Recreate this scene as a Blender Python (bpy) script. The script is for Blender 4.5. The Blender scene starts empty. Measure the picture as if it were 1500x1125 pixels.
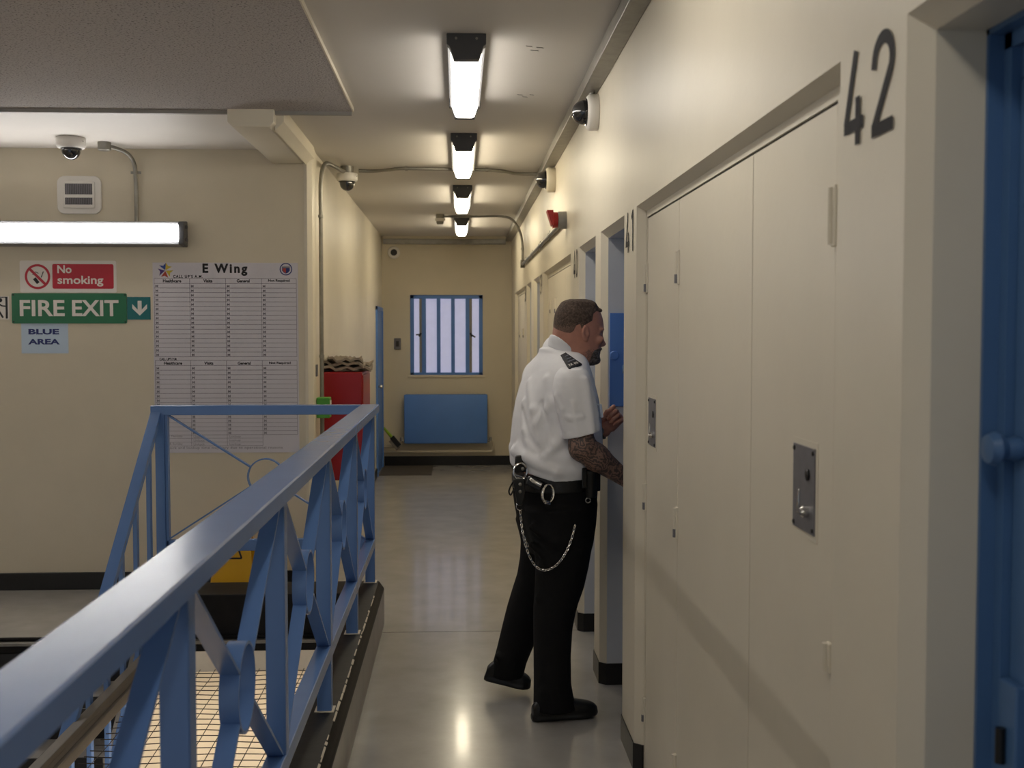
import bpy, bmesh, math, random
import numpy as np
from mathutils import Vector, Matrix

random.seed(4)
SC = bpy.context.scene
COL = SC.collection

# ------------------------------------------------------------------ camera
F, CZ = 1650.0, 1.6                       # focal length in pixels, lens height
YAW, PITCH = math.radians(2.703762), math.radians(2.585235)
_f = np.array([math.sin(YAW)*math.cos(PITCH), math.cos(YAW)*math.cos(PITCH), -math.sin(PITCH)])
_r = np.array([math.cos(YAW), -math.sin(YAW), 0.0])
_u = np.cross(_r, _f)
cam_d = bpy.data.cameras.new('camera')
cam_d.sensor_fit = 'HORIZONTAL'
cam_d.sensor_width = 36.0
cam_d.lens = F*36.0/1500.0
cam_d.clip_start = 0.02
cam_d.dof.use_dof = True
cam_d.dof.focus_distance = 4.7
cam_d.dof.aperture_fstop = 6.0
cam = bpy.data.objects.new('camera', cam_d)
COL.objects.link(cam)
cam.matrix_world = Matrix(((_r[0], _u[0], -_f[0], 0), (_r[1], _u[1], -_f[1], 0), (_r[2], _u[2], -_f[2], CZ), (0, 0, 0, 1)))
SC.camera = cam

# ------------------------------------------------------------------ world + exposure
w = bpy.data.worlds.new('world')
SC.world = w
w.use_nodes = True
w.node_tree.nodes['Background'].inputs[0].default_value = (0.85, 0.92, 1.0, 1)
w.node_tree.nodes['Background'].inputs[1].default_value = 0.24
SC.view_settings.view_transform = 'Standard'
SC.view_settings.look = 'None'
SC.view_settings.gamma = 1.0
SC.view_settings.use_curve_mapping = False
SC.view_settings.exposure = 0.72
SC.cycles.use_denoising = True
SC.cycles.max_bounces = 10
SC.cycles.diffuse_bounces = 6
SC.cycles.sample_clamp_indirect = 6.0
LAMP = 8.8                                # strength of the corridor tubes
TUBE = 17.0                                # strength of the long tube on the landing
FAR = 14.5                                # strength of the strip lights over the opposite landing
DOWN = 60.0                                # strength of the tubes on the floor below


def at(px, py, X=None, Y=None, Z=None):
    """point of the room seen at a pixel of the photograph, on the plane X=, Y= or Z="""
    d = _f + _r*((px-750.0)/F) - _u*((py-562.5)/F)
    t = X/d[0] if X is not None else (Y/d[1] if Y is not None else (Z-CZ)/d[2])
    return np.array([0, 0, CZ]) + t*d


# ------------------------------------------------------------------ materials
def lin(h):
    h = h.lstrip('#')
    c = [int(h[i:i+2], 16)/255 for i in (0, 2, 4)]
    return tuple((x/12.92 if x <= 0.04045 else ((x+0.055)/1.055)**2.4) for x in c)+(1.0,)


MATS = {}


def mat(name, hexc, rough=0.5, metal=0.0, var=0.0, vscale=6.0, bump=0.0, bscale=60.0, emit=0.0, spec=0.5, coat=0.0, hex2=None, thr=(0.45, 0.6), stretch=None, trans=0.0):
    """principled material with noise-driven colour variation and bump"""
    m = bpy.data.materials.new(name)
    m.use_nodes = True
    nt = m.node_tree
    b = nt.nodes['Principled BSDF']
    c = lin(hexc)
    b.inputs['Base Color'].default_value = c
    b.inputs['Roughness'].default_value = rough
    b.inputs['Metallic'].default_value = metal
    b.inputs['Specular IOR Level'].default_value = spec
    if coat:
        b.inputs['Coat Weight'].default_value = coat
        b.inputs['Coat Roughness'].default_value = 0.08
    if trans:
        b.inputs['Transmission Weight'].default_value = trans
    if emit:
        b.inputs['Emission Color'].default_value = c
        b.inputs['Emission Strength'].default_value = emit
    tc = nt.nodes.new('ShaderNodeTexCoord')
    src = tc.outputs['Object']
    if stretch:
        mp = nt.nodes.new('ShaderNodeMapping')
        mp.inputs['Scale'].default_value = stretch
        nt.links.new(src, mp.inputs['Vector'])
        src = mp.outputs['Vector']
    if var or hex2:
        n = nt.nodes.new('ShaderNodeTexNoise')
        n.inputs['Scale'].default_value = vscale
        n.inputs['Detail'].default_value = 6
        n.inputs['Roughness'].default_value = 0.6
        nt.links.new(src, n.inputs['Vector'])
        rp = nt.nodes.new('ShaderNodeValToRGB')
        if hex2:
            rp.color_ramp.elements[0].position, rp.color_ramp.elements[1].position = thr
            rp.color_ramp.elements[0].color = c
            rp.color_ramp.elements[1].color = lin(hex2)
        else:
            rp.color_ramp.elements[0].position, rp.color_ramp.elements[1].position = 0.3, 0.7
            rp.color_ramp.elements[0].color = tuple(x*(1-var) for x in c[:3])+(1,)
            rp.color_ramp.elements[1].color = tuple(min(1, x*(1+var)) for x in c[:3])+(1,)
        nt.links.new(n.outputs['Fac'], rp.inputs['Fac'])
        nt.links.new(rp.outputs['Color'], b.inputs['Base Color'])
        if emit:
            nt.links.new(rp.outputs['Color'], b.inputs['Emission Color'])
    if bump:
        n2 = nt.nodes.new('ShaderNodeTexNoise')
        n2.inputs['Scale'].default_value = bscale
        n2.inputs['Detail'].default_value = 4
        nt.links.new(src, n2.inputs['Vector'])
        bp = nt.nodes.new('ShaderNodeBump')
        bp.inputs['Strength'].default_value = bump
        bp.inputs['Distance'].default_value = 0.01
        nt.links.new(n2.outputs['Fac'], bp.inputs['Height'])
        nt.links.new(bp.outputs['Normal'], b.inputs['Normal'])
    MATS[name] = m
    return m


M_CREAM = mat('cream_gloss_paint', '#d4ccba', 0.42, var=0.03, vscale=2.5, bump=0.05, bscale=35)
M_CREAMW = mat('cream_wall_paint', '#cdc3ae', 0.5, var=0.03, vscale=3, bump=0.06, bscale=50)
M_REVEAL = mat('grey_reveal_paint', '#cbccd0', 0.4, var=0.04, vscale=4, bump=0.05)
M_CEIL = mat('white_ceiling_paint', '#cdc8c2', 0.55, var=0.02, vscale=2, bump=0.05, bscale=20)
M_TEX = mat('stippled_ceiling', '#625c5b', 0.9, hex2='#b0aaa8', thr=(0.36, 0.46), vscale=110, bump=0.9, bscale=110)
M_FLOOR = mat('grey_vinyl_floor', '#a3a09d', 0.2, var=0.10, vscale=4.5, bump=0.02, bscale=12, coat=0.25)
M_BLACK = mat('black_gloss_paint', '#0e0c0c', 0.35, var=0.3, vscale=20, bump=0.08, bscale=30)
M_KERB = mat('worn_black_kerb_paint', '#0b0a09', 0.5, hex2='#171413', thr=(0.35, 0.75), vscale=9, bump=0.1, bscale=20, spec=0.22)
M_KFACE = mat('scuffed_kerb_face', '#5a5049', 0.3, hex2='#3c342f', thr=(0.4, 0.65), vscale=7, bump=0.05)
M_RAIL = mat('blue_gloss_paint', '#5777ab', 0.25, var=0.03, vscale=8, bump=0.04, bscale=25)
M_BLUE = mat('blue_steel_paint', '#5683cc', 0.42, var=0.04, vscale=5, bump=0.04)
M_DBLUE = mat('cell_door_blue_paint', '#486a96', 0.35, var=0.05, vscale=5, bump=0.04)
M_STEEL = mat('galvanised_steel', '#8f8c85', 0.42, metal=0.75, var=0.15, vscale=18, bump=0.05)
M_DSTEEL = mat('dull_steel_plate', '#6f6d71', 0.5, metal=0.35, var=0.12, vscale=25)
M_CHROME = mat('polished_chrome', '#d8d6d2', 0.16, metal=1.0)
M_LAMPB = mat('dark_grey_lamp_plastic', '#4b4b4e', 0.45, var=0.05, vscale=30)
M_LAMPG = mat('grey_lamp_body', '#8b8c8f', 0.45, var=0.05, vscale=30)
M_DIFF = mat('lit_diffuser', '#fff8ec', 0.4, emit=LAMP)
M_DIFF2 = mat('lit_warm_diffuser', '#fff1d2', 0.4, emit=LAMP*1.45)
M_FARD = mat('lit_opposite_diffuser', '#fffaf4', 0.4, emit=FAR)
M_TUBED = mat('lit_landing_diffuser', '#fffcf8', 0.4, emit=TUBE)
M_DOWND = mat('lit_lower_diffuser', '#fff1dc', 0.4, emit=DOWN)
M_WHITE = mat('white_plastic', '#dcd8d2', 0.4, var=0.02)
M_DGLASS = mat('smoked_dome_glass', '#1b1b1e', 0.06, spec=0.8, coat=0.6)
M_RED = mat('red_gloss_paint', '#8e0a15', 0.32, var=0.05, vscale=6)
M_ALARM = mat('red_sounder_plastic', '#a51a1c', 0.4)
M_GREY = mat('mid_grey_paint', '#8d8a86', 0.5, var=0.06)
M_NUM = mat('black_stencil_paint', '#1b191f', 0.65, spec=0.2)
M_GAP = mat('dark_gap', '#26221f', 0.8)
M_PRINT = mat('black_print', '#17151a', 0.6)
M_BOARD = mat('white_notice_laminate', '#c9c5cc', 0.35, var=0.02, vscale=4)
M_LINE = mat('grey_printed_line', '#7d7a82', 0.6)
M_GREEN = mat('green_sign_plastic', '#1c6a47', 0.4, var=0.04)
M_TEAL = mat('teal_sign_plastic', '#11696c', 0.4)
M_SIGNW = mat('sign_white', '#ded8d2', 0.4)
M_SIGNR = mat('sign_red', '#b21a30', 0.4)
M_SIGNB = mat('pale_blue_paper', '#b7c9dc', 0.5)
M_NAVY = mat('navy_print', '#1e2b6c', 0.5)
M_YELLOW = mat('yellow_plastic', '#d8a511', 0.4)
M_LIME = mat('lime_plastic', '#86a81d', 0.4)
M_LGREEN = mat('bright_green_plastic', '#4f9a34', 0.4)
M_BLANKET = mat('grey_brown_cloth', '#857b70', 0.9, var=0.15, vscale=25, bump=0.4, bscale=150)
M_MAT = mat('dark_floor_mat', '#4a433b', 0.9, var=0.12, vscale=60, bump=0.4, bscale=200)
M_WIRE = mat('dark_wire', '#2b2420', 0.6)
M_TIMBER = mat('grey_brown_trim', '#655e57', 0.45, var=0.08, vscale=10, stretch=(8, 0.6, 8))
M_LOW = mat('lower_floor_vinyl', '#cdbfa8', 0.35, var=0.05, vscale=3)
M_GLASS = mat('frosted_daylight_pane', '#b9bbd6', 0.35, emit=0.34, var=0.03, vscale=12)
M_CHIP = mat('chipped_white_edge', '#c9c0b0', 0.8)
M_PURPLE = mat('purple_print', '#4a2d78', 0.5)
M_BLUEP = mat('blue_print', '#2e4a94', 0.5)
M_YELP = mat('yellow_print', '#c8b23c', 0.5)
M_REDP = mat('red_print', '#b2402e', 0.5)


# ------------------------------------------------------------------ object helpers
ORG = {}


def meta(o, label=None, cat=None, group=None, kind=None):
    if label: o['label'] = label
    if cat: o['category'] = cat
    if group: o['group'] = group
    if kind: o['kind'] = kind
    return o


def thing(name, label, cat, loc, group=None):
    o = bpy.data.objects.new(name, None)
    o.empty_display_size = 0.05
    COL.objects.link(o)
    o.location = loc
    ORG[o.name] = np.array(loc, float)
    return meta(o, label, cat, group)


def copy_tree(o, shift, parent=None):
    c = o.copy()
    COL.objects.link(c)
    ORG[c.name] = ORG[o.name] + np.array(shift, float)
    if parent is not None:
        c.parent = parent
    else:
        c.location = Vector(o.location)+Vector(shift)
    for ch in list(o.children):
        copy_tree(ch, shift, c)
    return c


_TXT = {}


def text2d(s, bold=0.0, spacing=1.0):
    key = (s, bold, spacing)
    if key in _TXT:
        return _TXT[key]
    cu = bpy.data.curves.new('tmp', 'FONT')
    cu.body = s
    cu.offset = bold
    cu.space_character = spacing
    cu.resolution_u = 4
    ob = bpy.data.objects.new('tmp', cu)
    COL.objects.link(ob)
    dg = bpy.context.evaluated_depsgraph_get()
    me = bpy.data.meshes.new_from_object(ob.evaluated_get(dg))
    V = np.array([v.co[:2] for v in me.vertices])
    Fc = [list(p.vertices) for p in me.polygons]
    bpy.data.objects.remove(ob)
    bpy.data.curves.remove(cu)
    bpy.data.meshes.remove(me)
    V = V - V.min(0)
    _TXT[key] = (V, Fc)
    return _TXT[key]


class MB:
    def __init__(s):
        s.v, s.f, s.m = [], [], []
        s.mi = 0

    def add(s, verts, faces):
        n = len(s.v)
        s.v += [tuple(map(float, p)) for p in verts]
        s.f += [[i+n for i in f] for f in faces]
        s.m += [s.mi]*len(faces)
        return s

    def quad(s, a, b, c, d):
        return s.add([a, b, c, d], [[0, 1, 2, 3]])

    def box(s, x0, x1, y0, y1, z0, z1):
        return s.add([(x, y, z) for z in (z0, z1) for y in (y0, y1) for x in (x0, x1)],
                     [[0, 2, 3, 1], [4, 5, 7, 6], [0, 1, 5, 4], [2, 6, 7, 3], [0, 4, 6, 2], [1, 3, 7, 5]])

    def obox(s, c, ax, ay, az):
        c, ax, ay, az = map(np.array, (c, ax, ay, az))
        vs = [c+ax*i+ay*j+az*k for k in (-1, 1) for j in (-1, 1) for i in (-1, 1)]
        return s.add(vs, [[0, 2, 3, 1], [4, 5, 7, 6], [0, 1, 5, 4], [2, 6, 7, 3], [0, 4, 6, 2], [1, 3, 7, 5]])

    def bar(s, a, b, side, w, t):
        """flat bar from a to b; full width w along 'side', thickness t"""
        a, b, side = (np.array(q, float) for q in (a, b, side))
        d = b-a
        L = np.linalg.norm(d); d /= L
        side = side-d*side.dot(d); side /= np.linalg.norm(side)
        n = np.cross(d, side)
        return s.obox((a+b)/2, d*L/2, side*w/2, n*t/2)

    def prism(s, poly, axis, lo, hi):
        """poly: 2-D outline; axis: 0,1,2 extrusion axis"""
        def P(q, h):
            if axis == 0: return (h, q[0], q[1])
            if axis == 1: return (q[0], h, q[1])
            return (q[0], q[1], h)
        n = len(poly)
        vs = [P(q, lo) for q in poly]+[P(q, hi) for q in poly]
        fs = [list(range(n))[::-1], [i+n for i in range(n)]]
        fs += [[i, (i+1) % n, (i+1) % n+n, i+n] for i in range(n)]
        return s.add(vs, fs)

    def tube(s, pts, r, n=10, closed=False, caps=True):
        pts = [np.array(p, float) for p in pts]
        N = len(pts)
        rs = r if hasattr(r, '__len__') else [r]*N
        prev = None
        rings = []
        for i in range(N):
            if closed:
                d = pts[(i+1) % N]-pts[i-1]
            else:
                d = pts[min(i+1, N-1)]-pts[max(i-1, 0)]
            d = d/(np.linalg.norm(d)+1e-12)
            if prev is None:
                a = np.array([0, 0, 1.0]) if abs(d[2]) < 0.9 else np.array([1.0, 0, 0])
                u = np.cross(d, a)
            else:
                u = prev-d*prev.dot(d)
            u /= np.linalg.norm(u)
            prev = u
            v = np.cross(d, u)
            rings.append([pts[i]+rs[i]*(u*math.cos(2*math.pi*k/n)+v*math.sin(2*math.pi*k/n)) for k in range(n)])
        vs = [p for ring in rings for p in ring]
        fs = []
        for i in range(N if closed else N-1):
            j = (i+1) % N
            for k in range(n):
                fs.append([i*n+k, i*n+(k+1) % n, j*n+(k+1) % n, j*n+k])
        if not closed and caps:
            fs.append(list(range(n))[::-1])
            fs.append([(N-1)*n+k for k in range(n)])
        return s.add(vs, fs)

    def lathe(s, prof, o, axis, n=28):
        """prof: list of (radius, height) along axis from o"""
        o = np.array(o, float)
        d = np.array(axis, float); d /= np.linalg.norm(d)
        a = np.array([0, 0, 1.0]) if abs(d[2]) < 0.9 else np.array([1.0, 0, 0])
        u = np.cross(d, a); u /= np.linalg.norm(u)
        v = np.cross(d, u)
        vs, fs = [], []
        for r, h in prof:
            for k in range(n):
                t = 2*math.pi*k/n
                vs.append(o+d*h+max(r, 1e-5)*(u*math.cos(t)+v*math.sin(t)))
        for i in range(len(prof)-1):
            for k in range(n):
                fs.append([i*n+k, i*n+(k+1) % n, (i+1)*n+(k+1) % n, (i+1)*n+k])
        fs.append(list(range(n))[::-1])
        fs.append([(len(prof)-1)*n+k for k in range(n)])
        return s.add(vs, fs)

    def flat(s, poly, o, xd, yd, nd, t):
        """flat outline (2-D, in xd/yd axes) with thickness t along nd"""
        o, xd, yd, nd = (np.array(q, float) for q in (o, xd, yd, nd))
        n = len(poly)
        vs = [o+xd*p[0]+yd*p[1] for p in poly]+[o+xd*p[0]+yd*p[1]+nd*t for p in poly]
        fs = [list(range(n))[::-1], [i+n for i in range(n)]]+[[i, (i+1) % n, (i+1) % n+n, i+n] for i in range(n)]
        return s.add(vs, fs)

    def text(s, body, o, xd, yd, w=None, h=None, bold=0.0, spacing=1.0, center=False):
        V, Fc = text2d(body, bold, spacing)
        e = V.max(0)
        sx = w/e[0] if w else h/e[1]
        sy = h/e[1] if h else sx
        o, xd, yd = (np.array(q, float) for q in (o, xd, yd))
        off = -e[0]*sx/2 if center else 0
        return s.add([o+xd*(p[0]*sx+off)+yd*p[1]*sy for p in V], Fc)

    def build(s, name, mats, parent=None, bevel=0.0, seg=2, smooth=None, label=None, clean=True):
        mats = mats if isinstance(mats, (list, tuple)) else [mats]
        me = bpy.data.meshes.new(name)
        V = np.array(s.v, float)
        if parent is not None:
            org = ORG[parent.name]
        else:
            lo, hi = V.min(0), V.max(0)
            org = np.array([(lo[0]+hi[0])/2, (lo[1]+hi[1])/2, lo[2]])
        me.from_pydata((V-org).tolist(), [], s.f)
        for m in mats:
            me.materials.append(m)
        if len(mats) > 1:
            me.polygons.foreach_set('material_index', s.m)
        if bevel or clean:
            bm = bmesh.new()
            bm.from_mesh(me)
            if clean:
                bmesh.ops.recalc_face_normals(bm, faces=bm.faces)
            if bevel:
                ed = [e for e in bm.edges if len(e.link_faces) == 2 and e.calc_face_angle(0) > 0.5]
                bmesh.ops.bevel(bm, geom=ed, offset=bevel, segments=seg, profile=0.5, affect='EDGES')
            bm.to_mesh(me)
            bm.free()
        if smooth is None:
            smooth = True
        if smooth:
            me.polygons.foreach_set('use_smooth', [True]*len(me.polygons))
            me.set_sharp_from_angle(angle=math.radians(19 if bevel else 38))
        me.update()
        o = bpy.data.objects.new(name, me)
        COL.objects.link(o)
        ORG[o.name] = org
        if parent is not None:
            o.parent = parent
        else:
            o.location = org
        if label:
            o['label'] = label
        return o


def struct(mb, name, mats, label=None, bevel=0.0, **k):
    o = mb.build(name, mats, None, bevel=bevel, **k)
    o['kind'] = 'structure'
    if label:
        o['label'] = label
    return o


def arc(c, u, v, r, a0, a1, n):
    c, u, v = (np.array(q, float) for q in (c, u, v))
    return [c+r*(u*math.cos(a0+(a1-a0)*i/n)+v*math.sin(a0+(a1-a0)*i/n)) for i in range(n+1)]


def rrect(w, h, r, n=4):
    pts = []
    for cx, cy, a in ((w/2-r, h/2-r, 0), (-w/2+r, h/2-r, 90), (-w/2+r, -h/2+r, 180), (w/2-r, -h/2+r, 270)):
        for i in range(n+1):
            t = math.radians(a+90*i/n)
            pts.append((cx+r*math.cos(t), cy+r*math.sin(t)))
    return pts


def circ(r, n=32, cx=0, cy=0):
    return [(cx+r*math.cos(2*math.pi*i/n), cy+r*math.sin(2*math.pi*i/n)) for i in range(n)]


def bez(ctrl, n=8):
    """smooth path through control points (Catmull-Rom)"""
    P = [np.array(p, float) for p in ctrl]
    P = [2*P[0]-P[1]]+P+[2*P[-1]-P[-2]]
    out = []
    for i in range(1, len(P)-2):
        for k in range(n):
            t = k/n
            out.append(0.5*((2*P[i])+(-P[i-1]+P[i+1])*t+(2*P[i-1]-5*P[i]+4*P[i+1]-P[i+2])*t*t+(-P[i-1]+3*P[i]-3*P[i+1]+P[i+2])*t**3))
    out.append(P[-2])
    return out


XD, YD, ZD = np.eye(3)
HC = 2.76                                  # corridor ceiling
HL = 2.735                                 # landing ceiling
XR = 0.64                                  # right wall plane
YE = 13.62                                 # end wall
YW = 7.1                                   # landing wall with the signs

# ------------------------------------------------------------------ floor, ceilings
m = MB()
m.box(-0.45, 0.98, -3.0, YE+0.1, -0.25, 0)
m.box(-5.6, -0.45, 5.95, YW+0.2, -0.055, 0)
m.box(-5.6, -3.62, -3.0, 5.95, -0.25, 0)
m.box(-0.95, -0.45, YW+0.2, YE+0.1, -0.25, 0)
floor_o = struct(m, 'floor', M_FLOOR)
m = MB(); m.box(-0.41, 0.66, 5.985, 5.988, 0, 0.0006); m.build('sheet_seam', M_GAP, floor_o)
m = MB(); m.box(-5.7, 3.0, -3.2, 15.4, -3.1, -3.0); struct(m, 'floor_lower', M_LOW)

m = MB(); m.box(-0.95, 0.98, -3.0, YE+0.1, HC, HC+0.15); ceil_o = struct(m, 'ceiling', M_CEIL)
for px, py, L_ in ((775, 68, 0.012), (791, 70, 0.014), (783, 74, 0.016), (762, 139, 0.014), (779, 139, 0.01), (769, 142, 0.012)):
    q_ = at(px, py, Z=HC-0.0008)
    m = MB(); m.obox(q_, (L_, 0.004, 0), (0.002, 0.006, 0), (0, 0, 0.0007)); m.build('scuff_mark', M_GREY, ceil_o)
m = MB(); m.box(-5.6, -0.95, 5.9, YW+0.2, HL, HL+0.15); m.box(-0.95, -0.9, 5.9, 6.0, HL, HL+0.02)
struct(m, 'ceiling_landing', M_CEIL)
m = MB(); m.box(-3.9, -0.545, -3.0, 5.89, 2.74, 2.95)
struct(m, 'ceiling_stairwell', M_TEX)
m = MB(); m.box(-5.6, -3.9, -3.0, 5.89, HC, HC+0.15); struct(m, 'ceiling_opposite', M_CEIL)
m = MB(); m.box(-3.9, -0.55, 5.89, 5.915, 2.722, 2.95); struct(m, 'trim_1', M_GREY)
m = MB(); m.box(-0.545, -0.538, -3.0, 5.9, 2.739, HC); struct(m, 'trim_2', M_CREAM)
# chamfered downstand beam continuing the corridor wall
c = 0.025
m = MB(); m.prism([(-1.175, HL+0.1), (-1.175, 2.65+c), (-1.175+c, 2.65), (-0.94-c, 2.65), (-0.94, 2.65+c), (-0.94, HL+0.1)], 1, 5.85, YW+0.05)
struct(m, 'trim_3', M_CREAM, bevel=0.004)
m = MB(); m.prism([(-0.945, 2.645), (-0.9, 2.69), (-0.9, HC+0.02), (-0.945, HC+0.02)], 1, 5.92, YW+0.05)
struct(m, 'trim_4', M_CREAM)

# ------------------------------------------------------------------ walls
m = MB(); m.box(-5.6, -0.955, YW, YW+0.2, -0.055, 2.9)
struct(m, 'wall_landing', M_CREAMW)
m = MB(); m.prism([(-0.96, YW), (-0.94, YW-0.012), (-0.912, YW+0.012), (-0.905, YW+0.05), (-0.92, YW+0.3), (-0.92, YE+0.1), (-1.05, YE+0.1), (-1.05, YW+0.1), (-0.96, YW+0.1)], 2, 0, 2.9)
struct(m, 'wall_left', M_CREAM)
m = MB(); m.box(-5.75, -5.6, -3.0, YW+0.2, -3.0, 2.9); struct(m, 'wall_side', M_CREAMW)
# end wall with the window opening
wx0, wx1, wz0, wz1 = -0.585, 0.29, 1.095, 2.06
m = MB()
m.box(-1.0, wx0, YE, YE+0.2, 0, 2.9); m.box(wx1, 1.0, YE, YE+0.2, 0, 2.9)
m.box(wx0, wx1, YE, YE+0.2, 0, wz0); m.box(wx0, wx1, YE, YE+0.2, wz1, 2.9)
struct(m, 'wall_end', M_CREAMW)
# right wall: piers, lintel band, chamfered openings
OPEN = [('d', 0.70, 1.60), ('b', 1.88, 4.05), ('d', 4.35, 5.07), ('d', 5.265, 5.985), ('b', 6.44, 8.52), ('d', 8.90, 9.64), ('d', 9.95, 10.60), ('b', 10.92, 12.83)]
ZT, CH = 2.055, 0.03
XB = 0.97
m = MB()
ys = [-3.0]
for k, (t, a, b) in enumerate(OPEN):
    m.mi = 0
    m.quad((XR, ys[-1], 0), (XR, a, 0), (XR, a, ZT), (XR, ys[-1], ZT))
    ys.append(b)
    i0, i1, zi = a+CH, b-CH, ZT-(CH if t == 'd' else 0.019)
    xi = XR+CH
    m.quad((XR, a, 0), (xi, i0, 0), (xi, i0, zi), (XR, a, ZT))
    m.quad((XR, b, 0), (xi, i1, 0), (xi, i1, zi), (XR, b, ZT))
    m.quad((XR, a, ZT), (xi, i0, zi), (xi, i1, zi), (XR, b, ZT))
    m.mi = 1 if (t == 'd' and k > 1) else 0
    m.quad((xi, i0, 0), (XB, i0, 0), (XB, i0, zi), (xi, i0, zi))
    m.quad((xi, i1, 0), (XB, i1, 0), (XB, i1, zi), (xi, i1, zi))
    m.quad((xi, i0, zi), (XB, i0, zi), (XB, i1, zi), (xi, i1, zi))
m.mi = 0
m.quad((XR, ys[-1], 0), (XR, YE, 0), (XR, YE, ZT), (XR, ys[-1], ZT))
m.quad((XR, -3.0, ZT), (XR, YE, ZT), (XR, YE, HC+0.05), (XR, -3.0, HC+0.05))
m.quad((XB, -3.0, 0), (XB, YE, 0), (XB, YE, HC+0.05), (XB, -3.0, HC+0.05))
struct(m, 'wall_right', [M_CREAM, M_REVEAL])
# black skirting round the piers
m = MB()
e = 0.005
edges = [-3.0]+[q for (t, a, b) in OPEN for q in (a, b)]+[YE]
kinds = [None]+[t for (t, a, b) in OPEN]+[None]
for i in range(0, len(edges), 2):
    a, b = edges[i], edges[i+1]
    t0, t1 = kinds[i//2], kinds[i//2+1]
    poly = [(XR-e, a)]
    if t0: poly = [(XB if t0 == 'd' else XR+CH, a+0-CH-e), (XR+CH-e, a-CH-e), (XR-e, a-e)]
    poly2 = [(XR-e, b)]
    if t1: poly2 = [(XR-e, b+e), (XR+CH-e, b+CH+e), (XB if t1 == 'd' else XR+CH, b+CH+e)]
    inner = [(XB, b), (XB, a)] if True else []
    pts = poly+poly2
    n = len(pts)
    vs = [(p[0], p[1], 0) for p in pts]+[(p[0], p[1], 0.098) for p in pts]
    m.add(vs, [[j, j+1, j+1+n, j+n] for j in range(n-1)])
    back = [(p[0]+0.004, min(max(p[1], a-CH), b+CH)) for p in pts]
    m.add([(p[0], p[1], 0.098) for p in pts]+[(q[0], q[1], 0.098) for q in back], [[j, j+1, j+1+n, j+n] for j in range(n-1)])
struct(m, 'baseboard_right', M_BLACK, clean=False)
m = MB(); m.box(-5.6, -0.97, YW-0.015, YW, 0, 0.108); struct(m, 'baseboard_landing', M_BLACK, bevel=0.004)
m = MB(); m.box(-0.9, XR, YE-0.015, YE, 0.0, 0.115); struct(m, 'baseboard_end', M_BLACK, bevel=0.004)
m = MB(); m.box(-0.92, -0.905, YW+0.3, 12.5, 0, 0.1); struct(m, 'baseboard_left', M_BLACK, bevel=0.004)

# lower level shell seen through the netting
m = MB(); m.box(-5.7, 3.0, 15.3, 15.4, -3.0, 0.0); m.box(2.9, 3.1, -3.0, 15.3, -3.0, -0.25); m.box(-5.7, -0.98, 7.32, 15.3, -0.1, -0.055); m.box(-1.0, 3.0, 13.75, 15.3, -0.25, -0.2)
struct(m, 'wall_lower', M_GREY)

# ------------------------------------------------------------------ kerb round the stairwell
m = MB()
m.mi = 0
kx, kb, kz = -0.413, -0.442, 0.24
m.prism([(-0.60, 0.0), (-0.60, kz), (kb, kz), (kx, 0.2), (kx, 0.0)], 1, -3.0, 6.17)
m.f = m.f; 
for i, f in enumerate(m.f):
    P = np.array([m.v[j] for j in f])
    if (np.abs(P[:, 0]-kx) < 1e-6).all(): m.m[i] = 1
m.mi = 0
m.box(-1.68, -0.60, 5.87, 6.17, 0.0, kz)
m.box(-3.6, -0.60, 5.861, 5.87, -0.055, 0.03)
kerb = struct(m, 'trim_5', [M_KERB, M_KFACE], bevel=0.006, label='black painted raised kerb round the stairwell')
m = MB()
y = -1.0
while y < 6.1:                             # chips along the arris of the kerb
    L = random.uniform(0.02, 0.10)
    if random.random() < 0.8:
        q = random.uniform(0.0015, 0.004)
        m.obox((kb+random.uniform(-0.001, 0.002), y+L/2, kz-0.0005), (q, 0, -q*0.6), (0, L/2, 0), (0.0006, 0, 0.001))
    y += L+random.uniform(0.0, 0.03)
o = m.build('paint_chips', M_CHIP, kerb); o['kind'] = 'stuff'
m = MB(); m.box(-3.6, -0.6, 5.82, 5.86, 0.005, 0.013); m.box(-3.6, -0.6, 5.845, 5.86, -0.012, 0.013)
struct(m, 'trim_6', M_STEEL, bevel=0.002)
m = MB(); m.box(-3.6, -1.7, 5.9, 5.955, -0.06, 0.006); struct(m, 'trim_7', M_BLACK, bevel=0.004)

# ------------------------------------------------------------------ railings
RT, RB = 1.21, 1.165                       # top rail
LT, LB = 0.48, 0.43                        # bottom rail
RX = -0.487


def ring_band(mb, c, ax, ay, aw, R, w, t, n=32):
    """flat ring: circle in ax/ay plane, band width w along aw, thickness t"""
    c, ax, ay, aw = (np.array(q, float) for q in (c, ax, ay, aw))
    vs, fs = [], []
    for k in range(n):
        a = 2*math.pi*k/n
        d = ax*math.cos(a)+ay*math.sin(a)
        for rr, ww in ((R, -w/2), (R, w/2), (R-t, w/2), (R-t, -w/2)):
            vs.append(c+d*rr+aw*ww)
    for k in range(n):
        j = (k+1) % n
        for q in range(4):
            p = (q+1) % 4
            fs.append([k*4+q, k*4+p, j*4+p, j*4+q])
    mb.add(vs, fs)


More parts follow.
